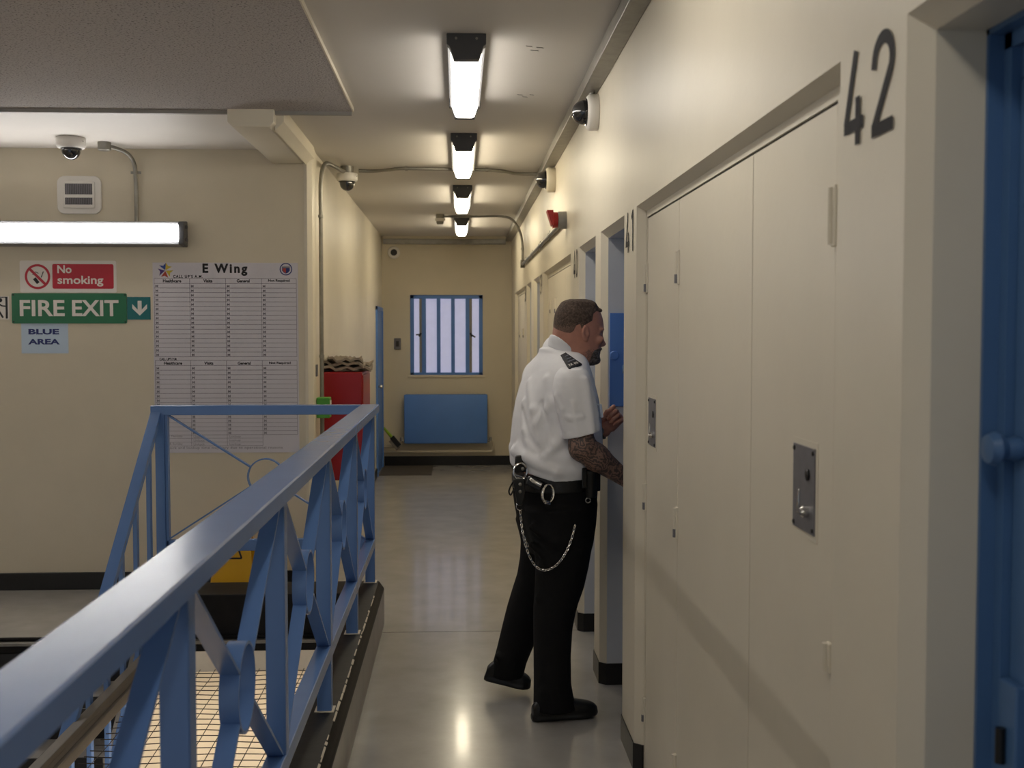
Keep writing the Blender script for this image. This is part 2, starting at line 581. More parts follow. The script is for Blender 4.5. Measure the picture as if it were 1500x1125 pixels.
def cross_panel(par, o, ax, L, aw, w):
    """X of flat bars with a ring in the middle; panel starts at o and runs L along ax between bottom and top rail"""
    o, ax, aw = (np.array(q, float) for q in (o, ax, aw))
    z0, z1, R = LT, RB, 0.10
    mid = o+ax*L/2+ZD*((z0+z1)/2-o[2])
    m = MB(); ring_band(m, mid, ax, ZD, aw, R, w, 0.007); m.build('ring', M_RAIL, par)
    for sx in (-1, 1):
        for sz in (-1, 1):
            cn = mid+ax*sx*L/2+ZD*sz*(z1-z0)/2
            d = (cn-mid)/np.linalg.norm(cn-mid)
            m = MB(); m.bar(mid+d*(R-0.003), cn, aw, w, 0.008); m.build('diagonal_bar', M_RAIL, par)


g1 = thing('guard_railing', 'long blue steel guard railing running along the kerb beside the corridor', 'railing', (RX, 3, 0.24))
m = MB(); m.prism([(RX-0.0495, RB+0.004), (RX-0.0455, RB), (RX+0.0455, RB), (RX+0.0495, RB+0.004), (RX+0.0495, RT-0.004), (RX+0.0455, RT), (RX-0.0455, RT), (RX-0.0495, RT-0.004)], 1, -1.6, 6.2)
m.build('top_rail', M_RAIL, g1)
m = MB(); m.box(RX-0.025, RX+0.028, -1.6, 6.12, LB, LT); m.build('bottom_rail', M_RAIL, g1, bevel=0.003)
PY = [6.145, 5.095, 4.045, 2.995, 1.945, 0.895, -0.155, -1.205]
for i, y in enumerate(PY):
    m = MB(); m.box(RX-0.025, RX+0.027, y-0.025, y+0.025, 0.24, RB); po = m.build('post', M_RAIL, g1, bevel=0.003)
    m = MB(); m.box(RX-0.034, RX+0.036, y-0.034, y+0.034, 0.24, 0.2425); m.build('base_seal', M_CHIP, po)
    if i+1 < len(PY):
        cross_panel(g1, (RX, PY[i+1]+0.025, 0), YD, PY[i]-PY[i+1]-0.05, XD, 0.042)

g2 = thing('cross_railing', 'short blue railing across the head of the stairwell in front of the notice board', 'railing', (-1.06, 6.15, 0.24))
X0 = -1.628
m = MB(); m.box(X0-0.028, RX-0.0495, 6.12, 6.2, RB-0.006, RT); m.build('top_rail', M_RAIL, g2, bevel=0.004)
m = MB(); m.box(X0, RX-0.025, 6.125, 6.17, LB-0.01, LT); m.build('bottom_rail', M_RAIL, g2, bevel=0.003)
m = MB(); m.box(X0-0.005, X0+0.045, 6.12, 6.17, 0.24, RB); m.build('post', M_RAIL, g2, bevel=0.003)
m = MB(); m.box(X0+0.046, X0+0.062, 6.125, 6.165, 0.24, RB); m.build('flat_stile', M_RAIL, g2, bevel=0.002)
cross_panel(g2, (X0+0.05, 6.145, 0), XD, RX-0.03-X0-0.05, YD, 0.028)

g3 = thing('stair_handrail', 'sloping blue handrail with thin uprights going down beside the stairs', 'handrail', (X0, 5.6, 0.0))
A = np.array([X0+0.0, 6.16, 1.185]); B = A+np.array([-0.0, -4.2, -4.2*0.85])
m = MB(); m.bar(A, B, XD, 0.055, 0.04); m.build('sloping_rail', M_RAIL, g3, bevel=0.004)
rr_ = random.Random(7)
m = MB()
for k in range(16):
    t_ = 0.02+0.018*k+rr_.uniform(0, 0.012); q_ = A+(B-A)*t_+np.array([0.0272, 0, 0.017]); L_ = rr_.uniform(0.006, 0.022)
    d_ = (B-A)/np.linalg.norm(B-A); m.obox(q_, d_*L_, (0.0008, 0, 0), (0, 0, 0.0035))
m.build('paint_chips', M_BLACK, g3)['kind'] = 'stuff'
off = np.array([0, 0, -0.86])
m = MB(); m.bar(A+off+(0, -0.2, -0.17), B+off, XD, 0.03, 0.04); m.build('stringer_rail', M_RAIL, g3, bevel=0.003)
for k in range(14):
    y = 5.97-0.25*k
    zt = 1.185-(6.16-y)*0.85-0.02
    m = MB(); m.box(X0-0.01, X0+0.012, y-0.018, y+0.018, zt-0.83, zt); m.build('upright', M_RAIL, g3, bevel=0.002)

# stairs down from the landing
st = thing('staircase', 'dark stair flight going down from the landing edge at far left', 'stairs', (-2.6, 4.4, -3.0))
for k in range(13):
    z = -0.2125*(k+1)
    y1 = 5.9-0.25*k
    m = MB(); m.box(-3.58, -1.7, y1-0.27, y1, z-0.06, z); tr = m.build('tread', M_GREY, st, bevel=0.004)
    m = MB(); m.box(-3.58, -1.7, y1-0.285, y1-0.27, z-0.05, z+0.002); m.build('nosing', M_BLACK, tr)
    m = MB(); m.box(-3.58, -1.7, y1-0.012, y1, z, z+0.2125-0.06); m.build('riser', M_BLACK, st)
m = MB()
P = [(5.9, -0.02), (2.6, -2.85), (2.6, -3.0), (3.0, -3.0), (5.9, -0.3)]
m.prism(P, 0, -1.7, -1.66)
m.build('string_board', M_GREY, st)

# netting over the stairwell
m = MB()
x = -1.5
rnd = random.Random(2)
while x < -0.58:
    pts = [(x+rnd.uniform(-.004, .004), y, -0.15+0.006*math.sin(y*5+x*9)) for y in np.arange(0.0, 5.87, 0.3)]+[(x, 5.86, -0.15)]
    m.tube(pts, 0.0022, 4); x += 0.0765
y = 0.05
while y < 5.84:
    pts = [(q, y+rnd.uniform(-.003, .003), -0.15+0.006*math.sin(y*5+q*9)) for q in np.linspace(-1.55, -0.56, 8)]
    m.tube(pts, 0.0022, 4); y += 0.072
o = m.build('safety_netting', M_WIRE)
meta(o, 'dark wire safety netting stretched flat across the stairwell below the blue railing', 'netting')
m = MB()
m.box(-1.61, -1.563, -0.5, 5.86, -0.045, -0.02)
m.box(-1.61, -1.566, -0.5, 5.86, -0.075, -0.045)
m.box(-1.60, -1.55, -0.5, 5.86, -0.125, -0.075)
o = m.build('edge_rail', M_TIMBER, bevel=0.004)
meta(o, 'grey brown moulded rail edging the netting at lower left', 'rail')


# ------------------------------------------------------------------ lamps
def lamp_ceiling(y0, label, x=0.032, dm=None, grp='strip lights along the corridor ceiling'):
    L, zc = 1.25, HC
    r = thing('ceiling_light', label, 'light', (x, y0+L/2, zc-0.1), grp)
    w0, w1, zm, zb = 0.077, 0.047, zc-0.042, zc-0.098
    m = MB(); m.prism([(x-w0+0.004, zc), (x-w0+0.004, zm), (x-w0+0.016, zm-0.004), (x+w0-0.016, zm-0.004), (x+w0-0.004, zm), (x+w0-0.004, zc)], 1, y0+0.05, y0+L-0.05)
    m.build('lamp_body', M_LAMPG, r)
    m = MB(); m.prism([(x-w0+0.014, zm-0.002), (x-w1, zb+0.008), (x-w1+0.01, zb), (x+w1-0.01, zb), (x+w1, zb+0.008), (x+w0-0.014, zm-0.002)], 1, y0+0.03, y0+L-0.03)
    m.build('diffuser', dm or M_DIFF, r)
    for s in (0, 1):
        ya, yb = (y0, y0+0.05) if s == 0 else (y0+L-0.05, y0+L)
        m = MB(); m.prism([(x-w0, zc), (x-w0, zm), (x-w0+0.010, zm-0.006), (x-w1-0.002, zb-0.001), (x+w1+0.002, zb-0.001), (x+w0-0.010, zm-0.006), (x+w0, zm), (x+w0, zc)], 1, ya, yb)
        c_ = m.build('end_cap', M_LAMPB, r, bevel=0.003)
        ys = y0-0.001 if s == 0 else y0+L+0.001
        for dx in (-0.04, 0.04):
            m = MB(); m.lathe([(0.005, 0), (0.005, 0.004)], (x+dx, ys, zc-0.02), (0, -1 if s == 0 else 1, 0), 10)
            m.build('screw', M_STEEL, c_)
    return r


LY = [4.42, 6.6, 8.9, 11.2]
LL = ['nearest of the corridor ceiling strip lights, largest, above the first dome camera',
      'second corridor ceiling strip light, just before the conduit crossing the ceiling',
      'third corridor ceiling strip light, between the two conduits crossing the ceiling',
      'farthest and smallest corridor ceiling strip light, close to the end wall']
for k, (y, l) in enumerate(zip(LY, LL)):
    lamp_ceiling(y, l, dm=M_DIFF2 if k else None)
lamp_ceiling(2.1, 'corridor ceiling strip light overhead, outside the top of the view')
lamp_ceiling(-0.2, 'corridor ceiling strip light behind the viewpoint')

r = thing('wall_light', 'long white tube light on the landing wall above the signs', 'light', (-2.43, YW, 2.135))
x0, x1, yb, z0, z1 = -3.19, -1.675, YW, 2.132, 2.29
m = MB(); m.prism([(yb, z0), (yb-0.09, z0+0.012), (yb-0.09, z0+0.026), (yb-0.07, z0+0.028), (yb-0.07, z1-0.028), (yb-0.09, z1-0.026), (yb-0.09, z1-0.012), (yb, z1)], 0, x0+0.03, x1-0.03)
m.build('lamp_body', M_LAMPG, r)
m = MB(); m.prism([(yb-0.072, z0+0.03), (yb-0.10, z0+0.034), (yb-0.105, z0+0.045), (yb-0.105, z1-0.045), (yb-0.10, z1-0.034), (yb-0.072, z1-0.03)], 0, x0+0.035, x1-0.035)
m.build('diffuser', M_TUBED, r)
for xa, xb_ in ((x0, x0+0.036), (x1-0.036, x1)):
    m = MB(); m.prism([(yb, z0-0.002), (yb-0.1, z0+0.01), (yb-0.1, z1-0.01), (yb, z1+0.002)], 0, xa, xb_)
    m.build('end_cap', M_LAMPB, r, bevel=0.006)
m = MB()
for z in (z0+0.04, z1-0.04): m.obox((x1+0.003, yb-0.05, z), (0.006, 0, 0), (0, 0.015, 0), (0, 0, 0.01))
m.build('clip', M_LAMPB, r)

for y, l in ((5.0-1.25, 'strip light over the opposite landing, outside the left of the view'), (1.6, 'strip light over the opposite landing, level with the stairs'), (-0.7, 'strip light over the opposite landing, behind the viewpoint')):
    lamp_ceiling(y, l, -4.75, M_FARD, 'strip lights over the opposite landing')
# tubes of the floor below, fixed under the corridor slab
for i, (xx, yy, ll) in enumerate(((0.2, 4.6, 'strip light under the landing slab, on the floor below'), (0.2, 2.2, 'strip light under the landing slab nearer the viewpoint, on the floor below'), (-2.6, 11.6, 'strip light on the floor below, far beyond the stairs'), (-2.6, 13.8, 'strip light on the floor below, by the far lower wall'))):
    r = thing('ceiling_light', ll, 'light', (xx, yy, -0.35))
    m = MB(); m.box(xx-0.07, xx+0.07, yy-0.7, yy+0.7, -0.30, -0.25); m.build('lamp_body', M_LAMPG, r)
    m = MB(); m.box(xx-0.06, xx+0.06, yy-0.68, yy+0.68, -0.36, -0.30); m.build('diffuser', M_DOWND, r)
    for s in (-1, 1):
        m = MB(); m.box(xx-0.072, xx+0.072, yy+s*0.70-0.02, yy+s*0.70+0.02, -0.362, -0.25); m.build('end_cap', M_LAMPB, r)

# ------------------------------------------------------------------ service cupboards in the right wall bays
XC = XR+CH+0.004                           # door face


def hinge(par, y, zc, h, painted=False):
    m = MB(); m.box(XC-0.006, XC+0.004, y-0.013, y+0.008, zc-h/2, zc+h/2); hg = m.build('hinge', M_CREAM, par, bevel=0.002)
    m = MB(); m.tube([(XC-0.007, y+0.004, zc-h*0.46), (XC-0.007, y+0.004, zc+h*0.46)], 0.006, 10)
    m.build('hinge_pin', M_CREAM, hg)
    if not painted:
        m = MB(); m.tube([(XC-0.0072, y+0.004, zc-h*0.46), (XC-0.0072, y+0.004, zc-h*0.2)], 0.0066, 10); m.build('hinge_knuckle', M_DSTEEL, hg)
    return hg


def lock_plate(par, y, zc):
    w2, h2 = 0.068, 0.083
    m = MB(); m.box(XC-0.0015, XC+0.003, y-w2-0.012, y+w2+0.012, zc-h2-0.012, zc+h2+0.012); m.build('plate_surround', M_CREAM, par)
    m = MB(); m.box(XC-0.004, XC, y-w2, y+w2, zc-h2, zc+h2); pl = m.build('lock_plate', M_DSTEEL, par, bevel=0.001)
    for dy in (-1, 1):
        for dz in (-1, 1):
            m = MB(); m.lathe([(0.005, 0), (0.005, 0.0015), (0.003, 0.003)], (XC-0.004, y+dy*(w2-0.009), zc+dz*(h2-0.009)), (-1, 0, 0), 10)
            m.build('screw', M_BLACK, pl)
    m = MB(); m.lathe([(0.0115, 0), (0.0115, 0.003), (0.009, 0.004)], (XC-0.004, y-0.03, zc+0.03), (-1, 0, 0), 16); m.build('keyhole', M_BLACK, pl)
    m = MB(); m.lathe([(0.011, 0), (0.011, 0.010), (0.007, 0.015), (0.0, 0.016)], (XC-0.004, y-0.028, zc-0.042), (-1, 0, 0), 18); m.build('push_knob', M_CHROME, pl)
    m = MB(); m.prism([(y+0.022, zc-0.005), (y+0.030, zc-0.005), (y+0.034, zc-0.03), (y+0.036, zc-0.052), (y+0.022, zc-0.052), (y+0.020, zc-0.03)], 0, XC-0.007, XC-0.003)
    m.build('keyhole_cover', M_CHROME, pl, bevel=0.001)


def cupboard(y0, y1, splits, label, locks, hinges):
    """doors fill the bay between y0 and y1 (clear of the chamfers)"""
    zt = 2.008
    r = thing('service_cupboard', label, 'cupboard', (XC, (y0+y1)/2, 0.02), 'cream service cupboards in the corridor wall')
    a, b = y0+CH, y1-CH
    m = MB()
    m.box(XC-0.002, XC+0.03, a, b, zt+0.005, ZT-0.019)
    m.box(XC-0.002, XC+0.03, b-0.012, b, 0, zt+0.006); m.box(XC-0.002, XC+0.03, a, splits[0]-0.004, 0, zt+0.006)
    m.box(XC+0.022, XC+0.04, a, b, 0, zt+0.01)
    m.build('frame', [M_CREAM], r)
    m = MB(); m.box(XC+0.0035, XC+0.021, a+0.01, b-0.01, 0.005, zt+0.006); m.build('shadow_gap', M_GAP, r)
    pan = []
    sp = splits+[b-0.012]
    for i in range(len(sp)-1):
        m = MB(); m.box(XC, XC+0.02, sp[i]+0.0025, sp[i+1]-0.0025, 0.02, zt)
        pan.append(m.build('door', M_CREAM, r, bevel=0.0015))
    for (k, y, zc, h) in hinges: hinge(pan[k], y, zc, h, k == 0)
    for (k, y, zc) in locks: lock_plate(pan[k], y, zc)
    return r


def hz(px, p0, p1):
    q0, q1 = at(px, p0, X=XC), at(px, p1, X=XC)
    return q0[1], (q0[2]+q1[2])/2, abs(q0[2]-q1[2])


H = []
for k, px, p0, p1 in ((2, 943.5, 388, 430), (2, 943.5, 705, 745), (2, 943.5, 1018, 1055)):
    y, z, h = hz(px, p0, p1); H.append((k, 4.008, z, h))
for k, px, p0, p1 in ((1, 994, 367, 417), (1, 993, 743, 790), (1, 992, 1108, 1150)):
    y, z, h = hz(px, p0, p1); H.append((k, 3.433, z, h))
H.append((0, 1.999, 1.81, 0.11)); H.append((0, 1.999, 1.01, 0.055)); H.append((0, 1.999, 0.3, 0.055))
cupboard(1.88, 4.05, [1.99, 2.567, 3.433], 'large cream service cupboard with two steel lock plates, right of the man',
         [(0, 2.155, 1.298), (2, 3.885, 1.29)], H)
H2 = [(0, 6.80, 1.63, 0.1), (2, 7.75, 1.60, 0.1), (2, 7.36, 1.64, 0.1)]
y1a, z1a, h1a = hz(800.5, 442, 461); y2a, z2a, h2a = hz(812, 437, 460)
cupboard(6.44, 8.52, [6.56, 7.1, 7.9], 'cream service cupboard in the wall just beyond the man, next to number 40',
         [(0, 6.7, 1.298)], [(1, min(max(y2a, 7.0), 7.8), z2a, h2a), (2, 8.2, z1a, h1a)])
cupboard(10.92, 12.83, [11.0, 11.6, 12.3], 'farthest cream service cupboard, at the corridor end by the window',
         [(0, 11.2, 1.298)], [(1, 11.65, 1.6, 0.1), (2, 12.3, 1.6, 0.1)])

# ------------------------------------------------------------------ cell doors
XJ = 0.742


def cell_door(n, y0, y1, knob=False):
    a, b = y0+CH, y1-CH
    zt = ZT-CH
    m = MB()
    m.box(XJ, XJ+0.022, b-0.008, b, 0, zt); m.box(XJ, XJ+0.022, a, a+0.008, 0, zt); m.box(XJ, XJ+0.022, a, b, zt-0.008, zt)
    m.box(XJ+0.022, XJ+0.06, b-0.03, b, 0, zt); m.box(XJ+0.022, XJ+0.06, a, a+0.03, 0, zt); m.box(XJ+0.022, XJ+0.06, a, b, zt-0.03, zt)
    f = struct(m, 'door_%d' % n, M_DBLUE)
    m = MB(); m.box(XJ+0.034, XJ+0.075, a+0.032, b-0.032, 0.01, 1.95)
    lf = m.build('door_leaf', M_DBLUE, f, bevel=0.003)
    m = MB(); m.box(XJ+0.036, XJ+0.075, a+0.03, b-0.03, 1.953, zt-0.03); m.build('overpanel', M_DBLUE, f)
    m = MB(); m.lathe([(0.016, 0), (0.018, 0.006), (0.014, 0.02), (0.024, 0.034), (0.02, 0.046), (0.0, 0.05)], (XJ+0.034, b-0.05, 1.44), (-1, 0, 0), 20)
    m.build('knob', M_DBLUE, lf)
    m = MB(); m.box(XJ+0.018, XJ+0.034, b-0.085, b-0.034, 0.93, 1.115); hb = m.build('bolt_housing', M_DBLUE, lf, bevel=0.003)
    m = MB(); m.tube([(XJ+0.012, b-0.055, 1.0), (XJ+0.012, b-0.055, 1.05)], 0.007, 10); m.build('bolt', M_BLACK, hb)
    m = MB(); m.lathe([(0.03, 0), (0.03, 0.004), (0.02, 0.006)], (XJ+0.034, (a+b)/2, 1.5), (-1, 0, 0), 24); m.build('observation_cover', M_STEEL, lf)
    m = MB(); m.box(XJ+0.027, XJ+0.034, a+0.06, a+0.16, 0.98, 1.16); m.build('lock_case', M_DSTEEL, lf, bevel=0.002)
    return f


cell_door(1, 0.70, 1.60)
cell_door(2, 4.35, 5.07)
cell_door(3, 5.265, 5.985)
cell_door(4, 8.90, 9.64)
cell_door(5, 9.95, 10.60)
# blue steel panel on the reveal of the doorway in front of the man
yv = 5.07-CH
r = thing('steel_panel', 'blue steel panel with a round boss inside the doorway in front of the man', 'panel', (0.71, yv, 1.27))
m = MB(); m.box(0.677, 0.741, yv-0.012, yv, 1.27, 1.69); m.build('panel_plate', M_BLUE, r, bevel=0.002)
m = MB(); m.lathe([(0.021, 0), (0.021, 0.006), (0.017, 0.010), (0.0, 0.0105)], (0.697, yv-0.012, 1.5), (0, -1, 0), 24); m.build('round_boss', M_BLUE, r, label='round raised boss')

# door at the far left end
m = MB()
m.box(-0.925, -0.898, 12.56, 12.60, 0, 1.9); m.box(-0.925, -0.898, 13.46, 13.5, 0, 1.9); m.box(-0.925, -0.898, 12.56, 13.5, 1.86, 1.9)
d6 = struct(m, 'door_6', M_BLUE, bevel=0.002)
m = MB(); m.box(-0.925, -0.912, 12.6, 13.46, 0.01, 1.86); lf = m.build('door_leaf', M_BLUE, d6)
m = MB(); m.lathe([(0.012, 0), (0.012, 0.03), (0.024, 0.035), (0.02, 0.055), (0, 0.058)], (-0.912, 12.68, 1.0), (1, 0, 0), 16); m.build('door_knob', M_CHROME, lf)

# stencilled numbers
def stencil(n, yc, label, h=0.148, z0=1.902, strokes=None):
    r = thing('wall_number', label, 'number', (XR, yc, z0), 'stencilled numbers on the corridor wall')
    wd = 0.075
    for i, ch in enumerate(str(n)):
        m = MB()
        o = np.array([XR-0.0012, yc+(0.100 if i == 0 else -0.025), z0])
        def seg(pts, t=0.0102):
            o[0] -= 0.0004
            pts = [np.array(p)*[1.16, 1.02] for p in pts]
            L, R = [], []
            for k in range(len(pts)):
                d = pts[min(k+1, len(pts)-1)]-pts[max(k-1, 0)]
                d = d/np.linalg.norm(d); nn = np.array([-d[1], d[0]])*t
                L.append(pts[k]+nn); R.append(pts[k]-nn)
            vs = [o-YD*p[0]+ZD*p[1] for p in L]+[o-YD*p[0]+ZD*p[1] for p in R]
            n_ = len(pts)
            m.add(vs, [[k, k+1, n_+k+1, n_+k] for k in range(n_-1)])
        if ch == '4':
            seg([(0.044, 0.148), (0.006, 0.036)]); seg([(0.0, 0.033), (0.076, 0.033)]); seg([(0.055, 0.0), (0.055, 0.075)])
        elif ch == '2':
            pts = [(0.004, 0.100)]+[(0.037+0.031*math.cos(math.radians(a)), 0.107+0.034*math.sin(math.radians(a))) for a in range(175, -31, -12)]+[(0.006, 0.010)]
            seg(pts); seg([(0.0, 0.0085), (0.074, 0.0085)])
        elif ch == '1':
            seg([(0.038, 0.0), (0.038, 0.148)]); seg([(0.038, 0.140), (0.014, 0.118)])
        elif ch == '0':
            seg([(0.037+0.030*math.cos(math.radians(a)), 0.074+0.066*math.sin(math.radians(a))) for a in range(0, 361, 12)])
        elif ch == '3':
            seg([(0.036+0.029*math.cos(math.radians(a)), 0.108+0.032*math.sin(math.radians(a))) for a in range(165, -91, -12)])
            seg([(0.036+0.033*math.cos(math.radians(a)), 0.042+0.034*math.sin(math.radians(a))) for a in range(90, -166, -12)])
        elif ch == '9':
            seg([(0.037+0.030*math.cos(math.radians(a)), 0.102+0.038*math.sin(math.radians(a))) for a in range(0, 361, 12)])
            seg([(0.067, 0.102), (0.064, 0.05), (0.04, 0.0)])
        elif ch == '8':
            seg([(0.037+0.027*math.cos(math.radians(a)), 0.110+0.031*math.sin(math.radians(a))) for a in range(0, 361, 12)])
            seg([(0.037+0.032*math.cos(math.radians(a)), 0.042+0.035*math.sin(math.radians(a))) for a in range(0, 361, 12)])
        m.build('digit', M_NUM, r, clean=False)
    return r


stencil(42, 1.755, 'black stencilled number 42 on the cream pier at upper right')
stencil(41, 4.20, 'black stencilled number 41 on the narrow pier beside the doorway')
stencil(40, 6.16, 'black stencilled number 40 on the wall beyond the man')
stencil(39, 8.75, 'black stencilled number 39, small and distant, before the far cupboard doors')
stencil(38, 10.80, 'black stencilled number 38, most distant of the wall numbers')

# ------------------------------------------------------------------ trunking, conduit and devices on walls and ceiling
m = MB(); m.box(0.567, XR-0.001, -3.0, YE-0.062, 2.70, HC-0.001); o = m.build('cable_trunking', M_STEEL, bevel=0.003)
meta(o, 'long galvanised cable trunking along the top of the right wall', 'trunking')
m = MB(); m.box(-0.9, 0.567, YE-0.06, YE, 2.665, 2.725); o = m.build('cable_trunking', M_STEEL, bevel=0.003)
meta(o, 'short cable trunking across the top of the end wall', 'trunking')
m = MB(); m.box(-0.9, 0.567, YE-0.045, YE, 2.725, HC); struct(m, 'trim_8', M_CREAMW)


def dome_camera(name, label, o, axis, R, hb, rd, group='dome security cameras', cream=False):
    o = np.array(o, float); ax = np.array(axis, float)
    r = thing(name, label, 'camera', tuple(o), group)
    m = MB(); m.lathe([(R*0.97, 0), (R, 0.004), (R, hb*0.75), (R*0.94, hb*0.9), (R*0.86, hb)], o, ax, 36); b = m.build('housing', M_WHITE if not cream else M_CREAM, r)
    pr = [(rd*1.12, hb-0.001), (rd*1.12, hb+0.006), (rd, hb+0.008)]
    pr += [(rd*math.cos(t), hb+0.012+rd*1.02*math.sin(t)) for t in np.linspace(0, math.pi/2, 10)]
    m = MB(); m.lathe(pr, o, ax, 32); d = m.build('dome', M_DGLASS, r)
    u = np.cross(ax, (0.3, 0.8, 0.52)); u /= np.linalg.norm(u)
    m = MB(); m.lathe([(0.003, 0), (0.003, 0.003)], o+u*R+ax*hb*0.4, u, 8); m.build('screw', M_STEEL, b)
    return r


dome_camera('dome_camera', 'nearest dome camera on the right wall, larger, just under the trunking', (XR, 5.2, 2.612), (-1, 0, 0), 0.082, 0.052, 0.056)
dome_camera('dome_camera', 'second dome camera on the right wall, at the end of the crossing conduit', (XR, 7.5, 2.615), (-1, 0, 0), 0.082, 0.06, 0.056, cream=True)
dome_camera('dome_camera', 'white dome camera on the landing ceiling above the square wall grille', (-2.25, 6.72, HL), (0, 0, -1), 0.083, 0.062, 0.053)
dome_camera('dome_camera', 'dome camera under the corridor ceiling at the left, beside the upright conduit', (-0.775, 7.95, HC-0.05), (0, 0, -1), 0.074, 0.055, 0.052)

# round boss of the nearest camera gland
m = MB(); m.tube([(0.612, 5.2, 2.69), (0.612, 5.2, 2.705)], 0.013, 12); o = m.build('conduit_gland', M_STEEL)
meta(o, 'short steel gland joining the nearest dome camera to the trunking', 'gland')


def conduit(pts, label, r=0.0115, saddles=(), boxes=(), bez_n=8):
    P = bez(pts, bez_n)
    root = thing('conduit', label, 'conduit', tuple(np.array(pts).mean(0)*[1, 1, 0]+[0, 0, min(p[2] for p in pts)]), 'galvanised conduit runs')
    m = MB(); m.tube(P, r, 12); m.build('conduit_tube', M_STEEL, root)
    for (c, ax, side) in saddles:
        c, ax, side = (np.array(q, float) for q in (c, ax, side))
        m = MB(); m.tube([c-ax*0.009, c+ax*0.009], r+0.003, 12)
        n = np.cross(ax, side)
        m2 = MB(); m2.obox(c, ax*0.008, side*(r+0.018), n*0.003)
        s = m.build('saddle', M_STEEL, root)
        m2.build('saddle_strap', M_STEEL, s)
    for (c, ax, R, h) in boxes:
        m = MB(); m.lathe([(R, 0), (R, h), (R*0.9, h+0.004), (0.0, h+0.004)], c, ax, 24); m.build('junction_box', M_STEEL, root)
    return root


zc = HC-0.02
conduit([(-0.70, 8.02, zc), (-0.60, 8.03, zc), (-0.48, 7.96, zc), (-0.40, 7.90, zc), (-0.2, 7.90, zc), (0.03, 7.92, zc), (0.2, 7.93, zc), (0.32, 8.0, zc), (0.40, 8.1, zc), (0.50, 8.12, zc), (0.565, 8.12, zc)],
        'galvanised conduit crossing the corridor ceiling just behind the second strip light', saddles=[((-0.36, 7.90, zc), XD, YD), ((0.2, 7.93, zc), XD, YD)])
xl = -0.885
conduit([(xl, 7.33, 0.0), (xl, 7.33, 0.8), (xl, 7.33, 1.6), (xl, 7.34, 2.3), (xl, 7.36, 2.58), (xl+0.015, 7.45, 2.70), (xl+0.05, 7.62, 2.715), (-0.80, 7.85, 2.715), (-0.775, 7.95, 2.715)],
        'upright galvanised conduit on the left corridor wall bending to the dome camera', r=0.0135,
        saddles=[((xl, 7.33, 2.35), ZD, YD), ((xl, 7.33, 1.45), ZD, YD)], boxes=[((-0.775, 7.95, HC), (0, 0, -1), 0.046, 0.05)])
xw = XR-0.018
conduit([(-0.17, 11.1, zc), (0.0, 11.1, zc), (0.2, 11.08, zc), (0.42, 11.06, zc), (0.53, 11.04, 2.70), (0.60, 11.02, 2.58), (xw, 11.0, 2.45), (xw, 11.0, 2.30)],
        'galvanised conduit from the ceiling detector bending down the right wall', saddles=[((xw, 11.0, 2.42), ZD, YD)], boxes=[((-0.18, 11.1, HC), (0, 0, -1), 0.04, 0.035)])
conduit([(xw, 11.02, 2.27), (xw, 10.0, 2.268), (xw, 8.8, 2.266), (xw, 7.6, 2.265), (xw, 6.9, 2.265)],
        'galvanised conduit running level along the right wall to the red sounder', r=0.014,
        saddles=[((xw, y, 2.267), YD, ZD) for y in (10.4, 9.5, 8.6, 7.7)], boxes=[((XR, 11.0, 2.275), (-1, 0, 0), 0.04, 0.035)])
conduit([(-2.09, 6.90, HL-0.022), (-2.06, 6.94, HL-0.024), (-2.01, 7.01, HL-0.045), (-1.985, 7.06, HL-0.10), (-1.98, 7.07, HL-0.2), (-1.98, 7.075, 2.45), (-1.98, 7.075, 2.285)],
        'galvanised conduit dropping from the landing ceiling to the tube light', r=0.0125,
        saddles=[((-1.98, 7.075, 2.585), ZD, XD)], boxes=[((-2.105, 6.87, HL), (0, 0, -1), 0.038, 0.045)])

# smoke detector
r = thing('smoke_detector', 'small round detector hanging under the far corridor ceiling', 'detector', (-0.18, 11.1, 2.66))
m = MB(); m.lathe([(0.05, 0), (0.05, 0.02), (0.04, 0.03)], (-0.18, 11.1, HC-0.039), (0, 0, -1), 24); m.build('detector_base', M_WHITE, r)
m = MB(); m.lathe([(0.036, 0.03), (0.036, 0.045), (0.028, 0.058), (0.0, 0.06)], (-0.18, 11.1, HC-0.039), (0, 0, -1), 24); m.build('detector_head', M_GREY, r)

# alarm sounder
o = np.array([XR, 6.72, 2.272])
r = thing('alarm_sounder', 'red alarm sounder on a grey back box on the right wall', 'alarm', tuple(o))
m = MB(); m.lathe([(0.052, 0), (0.052, 0.046), (0.048, 0.05)], o, (-1, 0, 0), 28); m.build('back_box', M_GREY, r)
m = MB(); m.lathe([(0.046, 0.05), (0.047, 0.075), (0.05, 0.082)], o, (-1, 0, 0), 28)
m.prism([(o[1]-0.05, o[2]-0.035), (o[1]+0.05, o[2]-0.035), (o[1]+0.05, o[2]+0.055), (o[1]-0.05, o[2]+0.055)], 0, XR-0.118, XR-0.08)
for i, v in enumerate(m.v):
    if v[0] < XR-0.1 and v[2] < o[2]: m.v[i] = (v[0]+0.03, v[1], v[2])
m.build('sounder_horn', M_ALARM, r, bevel=0.003)

# ------------------------------------------------------------------ end wall: window, radiator, speaker, switch
def W(px, py, Y=YE): return at(px, py, Y=Y)


